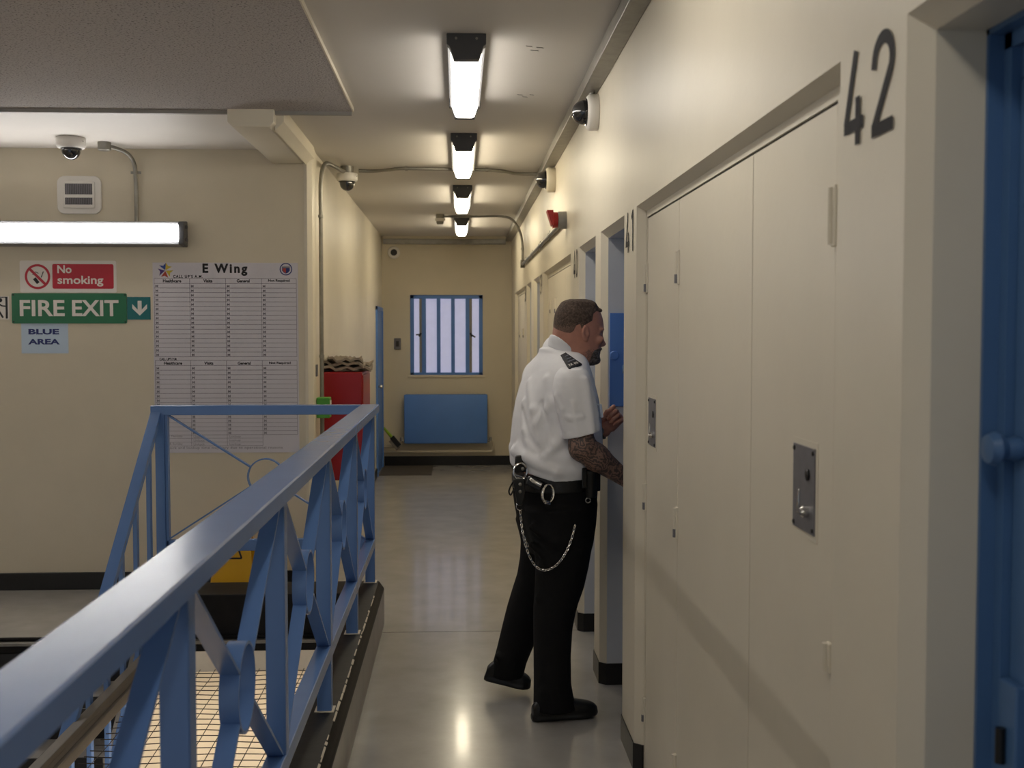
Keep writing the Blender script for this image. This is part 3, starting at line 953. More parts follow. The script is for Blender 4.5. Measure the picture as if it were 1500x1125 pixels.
r = MB()
fy0, fy1 = YE+0.02, YE+0.07
m = MB()
t = 0.045
m.box(wx0, wx1, fy0, fy1, wz1-t, wz1); m.box(wx0, wx1, fy0, fy1, wz0, wz0+0.03)
m.box(wx0, wx0+t, fy0, fy1, wz0, wz1); m.box(wx1-t, wx1, fy0, fy1, wz0, wz1)
win = struct(m, 'window_1', M_BLUE, bevel=0.003)
for (a, b) in ((-0.445, -0.395), (-0.265, -0.220), (-0.092, -0.048), (0.082, 0.128)):
    m = MB(); m.box(a, b, fy0-0.005, fy1, wz0+0.028, wz1-0.04); m.build('window_bar', M_BLUE, win, bevel=0.003)
for (a, b) in ((-0.475, -0.445), (0.128, 0.160)):
    m = MB(); m.box(a, b, fy0+0.012, fy1, wz0+0.03, wz1-t); m.build('casement_edge', M_GREY, win)
m = MB(); m.box(wx0, wx1, fy1, fy1+0.006, wz0, wz1); m.build('frosted_pane', M_GLASS, win)
for xx, s in ((-0.46, -1), (0.145, 1)):
    m = MB(); m.bar((xx, fy0-0.012, 1.575), (xx+s*0.012, fy0-0.02, 1.585), ZD, 0.05, 0.012)
    m.bar((xx, fy0-0.025, 1.585), (xx+0.055*s, fy0-0.03, 1.55+0.03*(s < 0)), ZD, 0.018, 0.008)
    m.build('window_catch', M_BLACK, win)
m = MB(); m.box(wx0-0.03, wx1+0.03, YE-0.012, YE+0.02, wz0-0.03, wz0-0.002); struct(m, 'trim_9', M_CREAMW, bevel=0.003)

r = thing('radiator', 'flat blue panel radiator under the barred window', 'radiator', (-0.155, 13.5, 0.279))
x0, x1, z0, z1 = -0.654, 0.342, 0.279, 0.866
m = MB(); m.box(x0, x1, 13.46, 13.53, z0, z1); m.build('radiator_panel', M_BLUE, r, bevel=0.012, seg=3)
m = MB(); m.box(x0+0.02, x1-0.02, 13.475, 13.515, z1, z1+0.004); m.build('top_grille', M_DBLUE, r)
for xx in (x0+0.15, x1-0.15):
    m = MB(); m.box(xx-0.015, xx+0.015, 13.53, YE-0.002, z0+0.1, z1-0.1); m.build('bracket', M_BLUE, r)
for xx, s in ((x0, -1), (x1, 1)):
    m = MB(); m.tube([(xx, 13.5, z0+0.03), (xx+s*0.03, 13.5, z0+0.03)], 0.014, 12); v_ = m.build('valve', M_STEEL, r)
    m = MB(); m.lathe([(0.018, 0), (0.018, 0.03), (0.014, 0.045), (0, 0.046)], (xx+s*0.035, 13.5, z0+0.03), (0, 0, 1), 14); m.build('valve_cap', M_GREY, v_)
m = MB(); m.tube([(-0.915, 13.55, 0.175), (0.0, 13.55, 0.175), (0.395, 13.55, 0.175), (0.41, 13.55, 0.195), (0.41, 13.55, 0.27), (0.395, 13.53, 0.305), (0.375, 13.5, 0.309)], 0.016, 12)
m.tube([(-0.915, 13.55, 0.232), (-0.72, 13.55, 0.232), (-0.70, 13.54, 0.25), (-0.69, 13.5, 0.309)], 0.014, 12)
m.build('heating_pipe', M_CREAMW, r)

r = thing('wall_speaker', 'small round speaker high on the end wall at left', 'speaker', (-0.774, YE, 2.5))
m = MB(); m.lathe([(0.075, 0), (0.075, 0.02), (0.066, 0.03), (0.048, 0.03)], (-0.774, YE, 2.565), (0, -1, 0), 28); m.build('speaker_body', M_WHITE, r)
m = MB(); m.lathe([(0.040, 0.029), (0.038, 0.034), (0.02, 0.032), (0, 0.036)], (-0.774, YE, 2.565), (0, -1, 0), 28); m.build('speaker_cone', M_BLACK, r)
r = thing('wall_switch', 'small dark switch plate on the end wall left of the window', 'switch', (-0.737, YE, 1.4))
m = MB(); m.box(-0.777, -0.697, YE-0.015, YE, 1.405, 1.54); m.build('switch_plate', M_DSTEEL, r, bevel=0.002)
m = MB(); m.box(-0.755, -0.719, YE-0.022, YE-0.015, 1.44, 1.505); m.build('rocker', M_BLACK, r, bevel=0.002)

# brush leaning by the radiator pipe
r = thing('hand_brush', 'hand brush with lime handle leaning in the corner left of the radiator', 'brush', (-0.78, 13.45, 0.2))
A_, B_ = np.array([-0.90, 13.50, 0.47]), np.array([-0.80, 13.46, 0.36])
m = MB(); m.tube([A_, A_*.7+B_*.3, B_], [0.012, 0.016, 0.02], 10); m.build('handle', M_LIME, r)
m = MB(); C_ = np.array([-0.71, 13.44, 0.255]); m.bar(B_, C_, (0.6, 0, 0.6), 0.06, 0.03); hd = m.build('brush_head', M_BLACK, r, bevel=0.004)
m = MB(); m.bar(B_+(-0.015, 0, -0.035), C_+(-0.015, 0, -0.035), (0.6, 0, 0.6), 0.055, 0.025); m.build('bristles', M_BLANKET, hd)
m = MB(); m.box(-0.9, -0.31, 12.66, 13.56, 0.0, 0.006); o = m.build('floor_mat', M_MAT, bevel=0.002); meta(o, 'dark floor mat at the far left end of the corridor', 'mat')

# red cabinet with blankets, call box
r = thing('red_cabinet', 'red steel cabinet on the left corridor wall behind the railing', 'cabinet', (-0.78, 7.9, 0.6))
m = MB(); m.box(-0.92, -0.655, 7.66, 8.27, 0.60, 1.335); m.build('cabinet_body', M_RED, r, bevel=0.006)
m = MB(); m.box(-0.655, -0.648, 7.68, 8.25, 0.62, 1.315); dd = m.build('cabinet_door', M_RED, r, bevel=0.003)
m = MB(); m.lathe([(0.012, 0), (0.012, 0.014), (0, 0.016)], (-0.648, 7.74, 0.98), (1, 0, 0), 14); m.build('lock_knob', M_STEEL, dd)
def cloth_sheet(mb, cx, cy, z, L, Wd, ang, t, sag):
    n, k = 9, 7
    top = []
    ca, sa = math.cos(ang), math.sin(ang)
    for i in range(n):
        for j in range(k):
            u, v = (i/(n-1)-.5)*L, (j/(k-1)-.5)*Wd
            zz = z+sag*(0.5+0.5*math.cos(i*1.1+j*.5))+0.012*math.sin(i*2.1+j*1.7)+0.05*(i/(n-1)-.5)*sag*10*(-1)
            top.append((cx+u*ca-v*sa, cy+u*sa+v*ca, zz))
    vs = top+[(p[0], p[1], p[2]-t) for p in top]
    N = n*k
    fs = []
    for i in range(n-1):
        for j in range(k-1):
            q = [i*k+j, (i+1)*k+j, (i+1)*k+j+1, i*k+j+1]
            fs.append(q); fs.append([x+N for x in q[::-1]])
    edge = [i*k for i in range(n)]+[(n-1)*k+j for j in range(1, k)]+[i*k+k-1 for i in range(n-2, -1, -1)]+[j for j in range(k-2, 0, -1)]
    for a, b in zip(edge, edge[1:]+edge[:1]): fs.append([a, b, b+N, a+N])
    mb.add(vs, fs)
m = MB()
for (cx, cy, z, L, Wd, an, t, sg) in ((-0.77, 7.95, 1.366, 0.32, 0.46, 0.05, 0.018, 0.008), (-0.775, 7.92, 1.392, 0.29, 0.40, -0.10, 0.018, 0.014), (-0.79, 7.9, 1.418, 0.24, 0.36, 0.12, 0.016, 0.016)):
    cloth_sheet(m, cx, cy, z, L, Wd, an, t, sg)
o = m.build('folded_blankets', M_BLANKET); meta(o, 'crumpled grey brown cloth heaped on top of the red cabinet', 'cloth')
r = thing('call_box', 'small bright green box on the wall by the conduit, just above the blue cross railing', 'box', (-0.86, 7.3, 1.05))
m = MB(); m.box(-0.905, -0.822, 7.20, 7.30, 1.06, 1.19); m.build('box_body', M_LGREEN, r, bevel=0.005)
m = MB(); m.box(-0.822, -0.819, 7.22, 7.28, 1.10, 1.17); m.build('box_front', M_SIGNW, r)
m = MB(); m.box(-0.91, -0.898, 7.19, 7.245, 1.325, 1.40); o = m.build('key_switch', M_DSTEEL, bevel=0.002); meta(o, 'small grey plate on the wall edge left of the upright conduit', 'switch')

# wet floor sign
r = thing('floor_sign', 'yellow folding floor sign standing behind the kerb at the stair head', 'sign', (-1.34, 6.75, 0))
for s in (-1, 1):
    m = MB(); b0, b1 = 6.75+s*0.13, 6.75+s*0.015
    lf = [(-1.475, 0.0), (-1.205, 0.0), (-1.255, 0.55), (-1.425, 0.55)]
    vs = []
    for dy in (0, 0.012):
        for (x, z) in lf: vs.append((x, b0+(b1-b0)*z/0.55+dy, z))
    m.add(vs, [[3, 2, 1, 0], [4, 5, 6, 7], [0, 1, 5, 4], [1, 2, 6, 5], [2, 3, 7, 6], [3, 0, 4, 7]])
    pn = m.build('sign_leaf', M_YELLOW, r, bevel=0.002)
    if s < 0:
        m = MB()
        P3 = lambda x, z: np.array([x, b0+(b1-b0)*z/0.55-0.002, z])
        for a, b in (((-1.385, 0.27), (-1.335, 0.40)), ((-1.335, 0.40), (-1.285, 0.27)), ((-1.285, 0.27), (-1.385, 0.27))):
            m.bar(P3(*a), P3(*b), (0.3, 0, 0.9) if a[1] == b[1] else (1, 0, 0), 0.010, 0.0015)
        m.bar(P3(-1.335, 0.355), P3(-1.335, 0.31), (1, 0, 0), 0.008, 0.0015); m.bar(P3(-1.335, 0.30), P3(-1.335, 0.29), (1, 0, 0), 0.008, 0.0015)
        m.build('warning_symbol', M_PRINT, pn)

# ------------------------------------------------------------------ landing wall: grille, signs, notice board
r = thing('wall_grille', 'square white grille with two dark slots above the tube light', 'grille', (-2.33, YW, 2.33))
cx, cz = -2.329, 2.449
m = MB(); m.flat(rrect(0.268, 0.232, 0.045, 6), (cx, YW, cz), XD, ZD, -YD, 0.014)
m.build('faceplate', M_WHITE, r, bevel=0.004)
m = MB(); m.flat(rrect(0.19, 0.165, 0.008, 3), (cx, YW-0.014, cz), XD, ZD, -YD, 0.008); ip = m.build('inner_frame', M_WHITE, r, bevel=0.003)
for z0, z1 in ((cz+0.002, cz+0.068), (cz-0.06, cz-0.018)):
    m = MB(); m.box(cx-0.082, cx+0.082, YW-0.0235, YW-0.02, z0, z1); gp = m.build('slot', M_DSTEEL, ip)
    m = MB()
    for k in range(15):
        xx = cx-0.077+k*0.011; m.box(xx-0.001, xx+0.001, YW-0.0245, YW-0.0235, z0, z1)
    m.build('slot_mesh', M_GAP, gp)

TY = YW-0.0045
def sign_text(mb, s, x, z, w=None, h=None, bold=0.0, y=None, spacing=1.0, center=False):
    mb.text(s, (x, y if y else TY, z), XD, ZD, w, h, bold, spacing, center)


r = thing('no_smoking_sign', 'red and white No smoking sign, uppermost of the landing wall signs', 'sign', (-2.407, YW, 1.866))
x0, x1, z0, z1 = -2.70, -2.114, 1.85, 2.047
m = MB(); m.flat(rrect(x1-x0, z1-z0, 0.01, 3), ((x0+x1)/2, YW, (z0+z1)/2), XD, ZD, -YD, 0.003); m.build('sign_plate', M_SIGNW, r)
m = MB(); m.flat(rrect(0.372, 0.152, 0.01, 3), (-2.317, YW-0.003, 1.950), XD, ZD, -YD, 0.0008); m.build('red_panel', M_SIGNR, r)
m = MB()
cc = np.array([-2.593, YW-0.003, 1.948])
ring_band(m, cc-YD*0.0006, XD, ZD, YD, 0.077, 0.001, 0.014, 40)
m.bar(cc+XD*-0.05+ZD*0.05-YD*0.0012, cc+XD*0.05-ZD*0.05-YD*0.0012, (1, 0, 1), 0.016, 0.001)
m.build('prohibition_ring', M_SIGNR, r)
m = MB()
m.bar(cc+(-0.02, -0.0006, -0.01), cc+(0.004, -0.0006, -0.04), (1, 0, 1), 0.02, 0.0006)
m.bar(cc+(0.022, -0.0006, -0.005), cc+(0.036, -0.0006, 0.032), (1, 0, -.3), 0.005, 0.0006)
m.bar(cc+(-0.03, -0.0006, 0.01), cc+(-0.012, -0.0006, 0.03), (1, 0, -1), 0.004, 0.0006)
m.bar(cc+(-0.012, -0.0006, 0.03), cc+(0.006, -0.0006, 0.02), (1, 0, 1), 0.004, 0.0006)
m.build('cigarette_symbol', M_PRINT, r)
m = MB(); sign_text(m, 'No', -2.472, 1.969, w=0.086, h=0.050, bold=0.025); m.build('lettering', M_SIGNW, r, clean=False)
m = MB(); sign_text(m, 'smoking', -2.472, 1.888, w=0.278, h=0.066, bold=0.02); m.build('lettering', M_SIGNW, r, clean=False)

r = thing('running_man_sign', 'running figure sign cut by the left edge of the view', 'sign', (-2.86, YW, 1.684))
m = MB(); m.box(-2.95, -2.769, YW-0.003, YW, 1.684, 1.827); m.build('sign_plate', M_SIGNW, r)
m = MB()
q = lambda x, z: (x, YW-0.0036, z)
m.box(-2.79, -2.777, YW-0.0040, YW-0.003, 1.69, 1.822); m.box(-2.95, -2.777, YW-0.0040, YW-0.003, 1.819, 1.824)
m.flat(circ(0.013, 20), (-2.822, YW-0.003, 1.803), XD, ZD, -YD, 0.001)
for a, b, w_ in (((-2.836, 1.785), (-2.843, 1.745), 0.026), ((-2.834, 1.783), (-2.812, 1.768), 0.009), ((-2.812, 1.768), (-2.79, 1.766), 0.008), ((-2.842, 1.746), (-2.822, 1.722), 0.013), ((-2.822, 1.722), (-2.806, 1.695), 0.011), ((-2.845, 1.748), (-2.862, 1.715), 0.013), ((-2.862, 1.715), (-2.88, 1.70), 0.01)):
    m.bar(q(*a), q(*b), (0.7, 0, 0.71), w_, 0.0008)
m.build('running_figure', M_PRINT, r)

r = thing('fire_exit_sign', 'wide green FIRE EXIT sign with white capitals', 'sign', (-2.4, YW, 1.66))
x0, x1, z0, z1 = -2.752, -2.054, 1.660, 1.846
m = MB(); m.flat(rrect(x1-x0, z1-z0, 0.008, 3), ((x0+x1)/2, YW, (z0+z1)/2), XD, ZD, -YD, 0.006); m.build('sign_plate', M_GREEN, r)
m = MB(); sign_text(m, 'FIRE', -2.703, 1.705, w=0.272, h=0.099, bold=0.022, y=YW-0.0068); m.build('lettering', M_SIGNW, r, clean=False); m = MB(); sign_text(m, 'EXIT', -2.386, 1.705, w=0.283, h=0.099, bold=0.022, y=YW-0.0068)
m.build('lettering', M_SIGNW, r, clean=False)
for sx in (x0+0.01, x1-0.01):
    for sz in (z0+0.01, z1-0.01):
        m = MB(); m.lathe([(0.005, 0), (0.004, 0.002)], (sx, YW-0.006, sz), (0, -1, 0), 10); m.build('screw', M_BLACK, r)

r = thing('arrow_sign', 'small teal sign with a white down arrow, right of the green sign', 'sign', (-1.98, YW, 1.684))
m = MB(); m.box(-2.052, -1.909, YW-0.003, YW, 1.684, 1.824); m.build('sign_plate', M_TEAL, r)
m = MB(); ax_ = -1.975
m.flat([(-0.012, 0.045), (0.012, 0.045), (0.012, -0.010), (0.045, 0.025), (0.045, -0.003), (0.0, -0.046), (-0.045, -0.003), (-0.045, 0.025), (-0.012, -0.010)][::-1], (ax_, YW-0.003, 1.755), XD, ZD, -YD, 0.001)
m.build('down_arrow', M_SIGNW, r)

r = thing('area_notice', 'pale blue BLUE AREA notice below the green sign', 'sign', (-2.556, YW, 1.473))
m = MB(); m.box(-2.699, -2.414, YW-0.0015, YW, 1.475, 1.664); m.build('paper', M_SIGNB, r)
m = MB(); sign_text(m, 'BLUE', -2.655, 1.592, w=0.186, h=0.034, bold=0.04, y=YW-0.002); m.build('lettering', M_NAVY, r, clean=False); m = MB(); sign_text(m, 'AREA', -2.658, 1.530, w=0.192, h=0.034, bold=0.04, y=YW-0.002)
m.build('lettering', M_NAVY, r, clean=False)

# notice board
r = thing('notice_board', 'tall white printed E Wing notice board behind the cross railing', 'notice board', (-1.445, YW, 0.853))
bx0, bx1, bz0, bz1 = -1.893, -1.0, 0.853, 2.037
m = MB(); m.box(bx0, bx1, YW-0.004, YW-0.0005, bz0, bz1); m.build('board_panel', M_BOARD, r, bevel=0.001)
NY = YW-0.0048
def bp_(px, py):
    q = at(px, py, Y=YW); return q[0], q[2]
m = MB()
def hline(xa, xb, z, t=0.0011): m.box(xa, xb, NY, NY+0.0008, z-t, z+t)
def vline(x, za, zb, t=0.0011): m.box(x-t, x+t, NY, NY+0.0008, za, zb)
colx = [bp_(p, 450)[0] for p in (226.5, 278.5, 331, 383.5, 434.5)]
zr = [bp_(300, p)[1] for p in (408, 415.3)]
zrows = [bp_(300, p)[1] for p in np.linspace(415.3, 522.5, 17)]
zr2 = [bp_(300, p)[1] for p in (528.0, 535.3)]
zrows2 = [bp_(300, p)[1] for p in np.concatenate([np.linspace(535.3, 583, 8), np.linspace(589.5, 637, 9)])]
for z in [zr[0]]+zrows: hline(colx[0], colx[4], z)
for x in colx: vline(x, zrows[-1], zr[0])
for z in [zr2[0]]+zrows2: hline(colx[0], colx[4], z)
for x in colx: vline(x, zrows2[-1], zr2[0])
zb = [bp_(300, p)[1] for p in (642, 647.5, 653)]
for z in zb: hline(colx[0], colx[3], z)
for x in colx[:4]: vline(x, zb[-1], zrows2[-1])
m.build('printed_table', M_LINE, r)
m = MB()
def bt(s, px, py_base, w=None, h=None, bold=0.0, spacing=1.0, wp=None, hp=None):
    x, z = bp_(px, py_base)
    k = YW/F*1.0
    sign_text(m, s, x, z, w=wp*k if wp else w, h=hp*k if hp else h, bold=bold, y=NY-0.0004, spacing=spacing)
bt('E Wing', 297, 404.0, wp=64, hp=17.5, bold=0.042, spacing=1.3)
m.build('heading', M_PRINT, r, clean=False)
def bpart(*a, name='table_heading', mt=M_PRINT, **k):
    global m
    m = MB(); bt(*a, **k); m.build(name, mt, r, clean=False)
bpart("CALL UP'S A.M.", 254, 407.2, wp=42, hp=4.4, bold=0.03, spacing=1.3)
bpart("CALL UP'S P.M.", 234, 527.8, wp=25, hp=3.6, bold=0.03)
for s, px, wpx in (('Healthcare', 239, 26), ('Visits', 298, 13), ('General', 347, 18.5), ('Not Required', 393, 31)):
    bpart(s, px, 413.8, wp=wpx, hp=4.6, bold=0.03); bpart(s, px+1.5, 534.2, wp=wpx, hp=4.4, bold=0.03)
m = MB()
for z in [zrows[i] for i in range(1, 17)]+zrows2[1:]:
    for x in colx[:4]:
        sign_text(m, 'M', x+0.008, z+0.004, w=0.016, h=0.015, bold=0.02, y=NY-0.0004)
m.build('row_print', M_LINE, r, clean=False)['kind'] = 'stuff'
for p in (641.3, 646.8, 652.4):
    for px, s in ((284, 'Unlock'), (336.5, 'Lockup')):
        bpart(s, px, p, wp=16, hp=3.4, name='time_entry', mt=M_LINE)
for s, p, wpx in (('Monday to Thursday', 641.3, 38), ('Friday', 646.8, 13), ('Saturday & Sunday', 652.4, 38)):
    bpart(s, 229, p, wp=wpx, hp=3.8, name='day_entry', mt=M_LINE)
bpart('* Unlock and lookup time may vary due to operational reasons', 234, 659, wp=177, hp=5.0, bold=0.005, spacing=1.1, name='footnote', mt=M_LINE)
# printed five-pointed emblem and round crest
ex, ez = bp_(242.5, 396.3)
kk = YW/F
mats_star = [(M_YELP, 72), (M_BLUEP, 120), (M_PURPLE, 190), (M_REDP, 262), (M_YELP, 335)]
m = MB()
for i, (mm, a) in enumerate(((0, 60), (1, 115), (2, 195), (3, 265), (0, -25))):
    m.mi = [0, 1, 2, 3, 0][i]
    d = lambda t, rr: (rr*kk*math.cos(math.radians(t)), rr*kk*math.sin(math.radians(t)))
    m.flat([d(a, 0.6), d(a-30, 11), d(a-2, 7.5), d(a+26, 11.5)], (ex, NY+0.0006, ez), XD, ZD, -YD, 0.001)
m.build('star_emblem', [M_YELP, M_BLUEP, M_PURPLE, M_REDP], r)
ex, ez = bp_(419, 394.4)
m = MB(); m.mi = 0; ring_band(m, (ex, NY, ez), XD, ZD, YD, 9.0*kk, 0.001, 1.4*kk, 36)
m.mi = 0; m.flat([(x*kk, z*kk) for x, z in ((-5.5, 4), (5.5, 4), (5.5, -2), (3, -5), (0, -6.3), (-3, -5), (-5.5, -2))], (ex, NY+0.0006, ez), XD, ZD, -YD, 0.0008)
m.mi = 1; m.flat([(x*kk, z*kk) for x, z in ((-4.5, 1.2), (0, 1.2), (0, -5.5), (-3, -4), (-4.5, -2))], (ex, NY+0.0002, ez), XD, ZD, -YD, 0.0006)
m.mi = 2; m.flat([(x*kk, z*kk) for x, z in ((-5, 4), (5, 4), (5, 1.6), (-5, 1.6))], (ex, NY+0.0002, ez), XD, ZD, -YD, 0.0006)
m.build('round_crest', [M_NAVY, M_REDP, M_LINE], r)

# ------------------------------------------------------------------ sculpting: distance fields turned into meshes
class Field:
    def __init__(s, lo, hi, h):
        s.lo = np.array(lo, float); s.h = h
        s.n = np.ceil((np.array(hi)-s.lo)/h).astype(int)+1
        s.D = np.full(s.n, 1.0, np.float32)

    def _sl(s, lo, hi):
        a = np.clip(np.floor((np.array(lo)-s.lo)/s.h).astype(int), 0, s.n-1)
        b = np.clip(np.ceil((np.array(hi)-s.lo)/s.h).astype(int)+1, 1, s.n)
        b = np.maximum(b, a+1)
        g = [(s.lo[i]+s.h*np.arange(a[i], b[i])).astype(np.float32) for i in range(3)]
        return tuple(slice(a[i], b[i]) for i in range(3)), g[0][:, None, None], g[1][None, :, None], g[2][None, None, :]

    def add(s, prim, k=0.0, cut=False):
        fn, lo, hi = prim
        mg = k+3*s.h
        sl, X, Y, Z = s._sl(np.array(lo)-mg, np.array(hi)+mg)
        d = fn(X, Y, Z)
        A = s.D[sl]
        if cut:
            d = -d
            if k:
                t = np.clip(0.5-0.5*(A-d)/k, 0, 1)
                s.D[sl] = A+(d-A)*t+k*t*(1-t)
            else:
                s.D[sl] = np.maximum(A, d)
        elif k:
            t = np.clip(0.5+0.5*(A-d)/k, 0, 1)
            s.D[sl] = A+(d-A)*t-k*t*(1-t)
        else:
            s.D[sl] = np.minimum(A, d)
        return s

    def mesh(s, smooth=2):
        D = s.D
        S = D < 0
        nx, ny, nz = [q-1 for q in D.shape]
        cnt = np.zeros((nx, ny, nz), np.uint8)
        for i in (0, 1):
            for j in (0, 1):
                for k in (0, 1):
                    cnt += S[i:nx+i, j:ny+j, k:nz+k]
        act = (cnt > 0) & (cnt < 8)
        I = np.argwhere(act)
        idx = np.full(act.shape, -1, np.int32)
        idx[act] = np.arange(len(I))
        corners = [(i, j, k) for i in (0, 1) for j in (0, 1) for k in (0, 1)]
        V = {c: D[I[:, 0]+c[0], I[:, 1]+c[1], I[:, 2]+c[2]] for c in corners}
        acc = np.zeros((len(I), 3)); num = np.zeros(len(I))
        for c in corners:
            for ax in range(3):
                if c[ax] == 0:
                    c2 = list(c); c2[ax] = 1; c2 = tuple(c2)
                    a, b = V[c], V[c2]
                    x = (a < 0) != (b < 0)
                    t = np.where(x, a/(np.where(x, a-b, 1)), 0)
                    p = np.zeros((len(I), 3)); p[:] = c
                    p[:, ax] = t
                    acc += p*x[:, None]; num += x
        P = s.lo+s.h*(I+acc/num[:, None])
        quads = []
        for ax in range(3):
            u, v = (ax+1) % 3, (ax+2) % 3
            sa = [slice(None)]*3; sb = [slice(None)]*3
            sa[ax] = slice(0, -1); sb[ax] = slice(1, None)
            a, b = S[tuple(sa)], S[tuple(sb)]
            E = np.argwhere(a != b)
            ok = (E[:, u] > 0) & (E[:, v] > 0) & (E[:, u] < s.n[u]-1) & (E[:, v] < s.n[v]-1)
            E = E[ok]
            fl = a[E[:, 0], E[:, 1], E[:, 2]]
            def cell(du, dv):
                q = E.copy(); q[:, u] += du; q[:, v] += dv
                return idx[q[:, 0], q[:, 1], q[:, 2]]
            Q = np.stack([cell(-1, -1), cell(0, -1), cell(0, 0), cell(-1, 0)], 1)
            Q[~fl] = Q[~fl][:, ::-1]
            quads.append(Q)
        Q = np.concatenate(quads)
        Q = Q[(Q >= 0).all(1)]
        for _ in range(smooth):
            N = np.zeros_like(P); w_ = np.zeros(len(P))
            for a, b in ((0, 1), (1, 2), (2, 3), (3, 0)):
                np.add.at(N, Q[:, a], P[Q[:, b]]); np.add.at(N, Q[:, b], P[Q[:, a]])
                np.add.at(w_, Q[:, a], 1); np.add.at(w_, Q[:, b], 1)
            P = P*0.5+0.5*N/np.maximum(w_, 1)[:, None]
        return P, Q


def cone(a, b, ra, rb):
    a, b = np.array(a, float), np.array(b, float)
    ba = b-a; L2 = ba.dot(ba)
    def fn(X, Y, Z):
        x, y, z = X-a[0], Y-a[1], Z-a[2]
        t = np.clip((x*ba[0]+y*ba[1]+z*ba[2])/L2, 0, 1)
        return np.sqrt((x-t*ba[0])**2+(y-t*ba[1])**2+(z-t*ba[2])**2)-(ra+t*(rb-ra))
    r = max(ra, rb)
    return fn, np.minimum(a, b)-r, np.maximum(a, b)+r


def ell(c, r, ax=None):
    c, r = np.array(c, float), np.array(r, float)
    M = np.eye(3) if ax is None else np.array(ax, float)
    def fn(X, Y, Z):
        x, y, z = X-c[0], Y-c[1], Z-c[2]
        q = [M[i][0]*x+M[i][1]*y+M[i][2]*z for i in range(3)]
        k0 = np.sqrt(sum((q[i]/r[i])**2 for i in range(3)))+1e-6
        k1 = np.sqrt(sum((q[i]/r[i]**2)**2 for i in range(3)))+1e-6
        return k0*(k0-1)/k1
    R = np.abs(M.T) @ r
    return fn, c-R, c+R


def slab(c, hs, ax=None, r=0.0):
    """rounded box"""
    c, hs = np.array(c, float), np.array(hs, float)
    M = np.eye(3) if ax is None else np.array(ax, float)
    def fn(X, Y, Z):
        x, y, z = X-c[0], Y-c[1], Z-c[2]
        q = [np.abs(M[i][0]*x+M[i][1]*y+M[i][2]*z)-(hs[i]-r) for i in range(3)]
        out = np.sqrt(sum(np.maximum(v, 0)**2 for v in q))
        return out+np.minimum(np.maximum(np.maximum(q[0], q[1]), q[2]), 0)-r
    R = np.abs(M.T) @ hs
    return fn, c-R, c+R


def plane_cut(p, n, lo, hi):
    """half space on the +n side of p, inside a box"""
    p, n = np.array(p, float), np.array(n, float); n = n/np.linalg.norm(n)
    def fn(X, Y, Z):
        return -((X-p[0])*n[0]+(Y-p[1])*n[1]+(Z-p[2])*n[2])
    return fn, lo, hi


def loft(o, e1, e2, e3, T, pw=2.0):
    """stacked superellipses: rows of T = (t, c1, c2, a, b) along e3 from o"""
    o, e1, e2, e3 = (np.array(q, float) for q in (o, e1, e2, e3))
    T = np.array(sorted(T), float)
    tt = np.linspace(T[0, 0], T[-1, 0], 160)
    # smooth the table a little so that the outline has no kinks
    C = []
    for j in range(1, 5):
        y = np.interp(tt, T[:, 0], T[:, j])
        k = np.array([1, 2, 3, 4, 3, 2, 1], float); k /= k.sum()
        y = np.convolve(np.pad(y, 3, mode='reflect', reflect_type='odd'), k, mode='valid')
        C.append(y)
    t0, t1 = T[0, 0], T[-1, 0]
    pts = []
    for t, c1, c2, a, b in T:
        for s1 in (-1, 1):
            for s2 in (-1, 1):
                pts.append(o+e3*t+e1*(c1+s1*a)+e2*(c2+s2*b))
    pts = np.array(pts)
    def fn(X, Y, Z):
        x, y, z = X-o[0], Y-o[1], Z-o[2]
        t = x*e3[0]+y*e3[1]+z*e3[2]
        u = x*e1[0]+y*e1[1]+z*e1[2]
        v = x*e2[0]+y*e2[1]+z*e2[2]
        c1, c2, a, b = (np.interp(t, tt, c).astype(np.float32) for c in C)
        q1, q2 = np.abs(u-c1)/a, np.abs(v-c2)/b
        if pw == 2.0:
            k0 = np.sqrt(q1*q1+q2*q2)
        else:
            k0 = (q1**pw+q2**pw)**(1/pw)
        d = (k0-1)*np.minimum(a, b)
        return np.maximum(d, np.maximum(t-t1, t0-t))
    return fn, pts.min(0), pts.max(0)


def sculpt(field, name, mats, parent, smooth=2, pick=None, label=None, sub=None):
    P, Q = field.mesh(smooth)
    me = bpy.data.meshes.new(name)
    org = ORG[parent.name]
    me.from_pydata((P-org).tolist(), [], Q.tolist())
    mats = mats if isinstance(mats, (list, tuple)) else [mats]
    for mm in mats: me.materials.append(mm)
    if pick is not None:
        C = P[Q].mean(1)
        me.polygons.foreach_set('material_index', pick(C).astype(np.int32))
    me.polygons.foreach_set('use_smooth', [True]*len(Q))
    me.update()
    o = bpy.data.objects.new(name, me)
    COL.objects.link(o)
    ORG[o.name] = org
    o.parent = parent
    if label: o['label'] = label
    return o


# ------------------------------------------------------------------ the officer
M_SKIN = mat('skin', '#b57f6c', 0.5, var=0.10, vscale=30, bump=0.05, bscale=120)
M_SHIRT = mat('white_shirt_cotton', '#ebebef', 0.75, var=0.02, vscale=30, bump=0.12, bscale=400)
M_TROU = mat('black_trouser_cloth', '#0b0b0d', 0.8, var=0.2, vscale=40, bump=0.15, bscale=300, spec=0.25)
M_HAIR = mat('short_brown_hair', '#41322a', 0.8, hex2='#6a584c', thr=(0.42, 0.68), vscale=160, bump=0.5, bscale=320, stretch=(0.6, 1, 0.6))
M_FADE = mat('clipped_grey_brown_hair', '#6b5448', 0.8, hex2='#7d6458', thr=(0.4, 0.65), vscale=140, bump=0.4, bscale=300)
M_BEARD = mat('grey_beard', '#463c37', 0.85, hex2='#847a74', thr=(0.42, 0.64), vscale=110, bump=0.5, bscale=260)
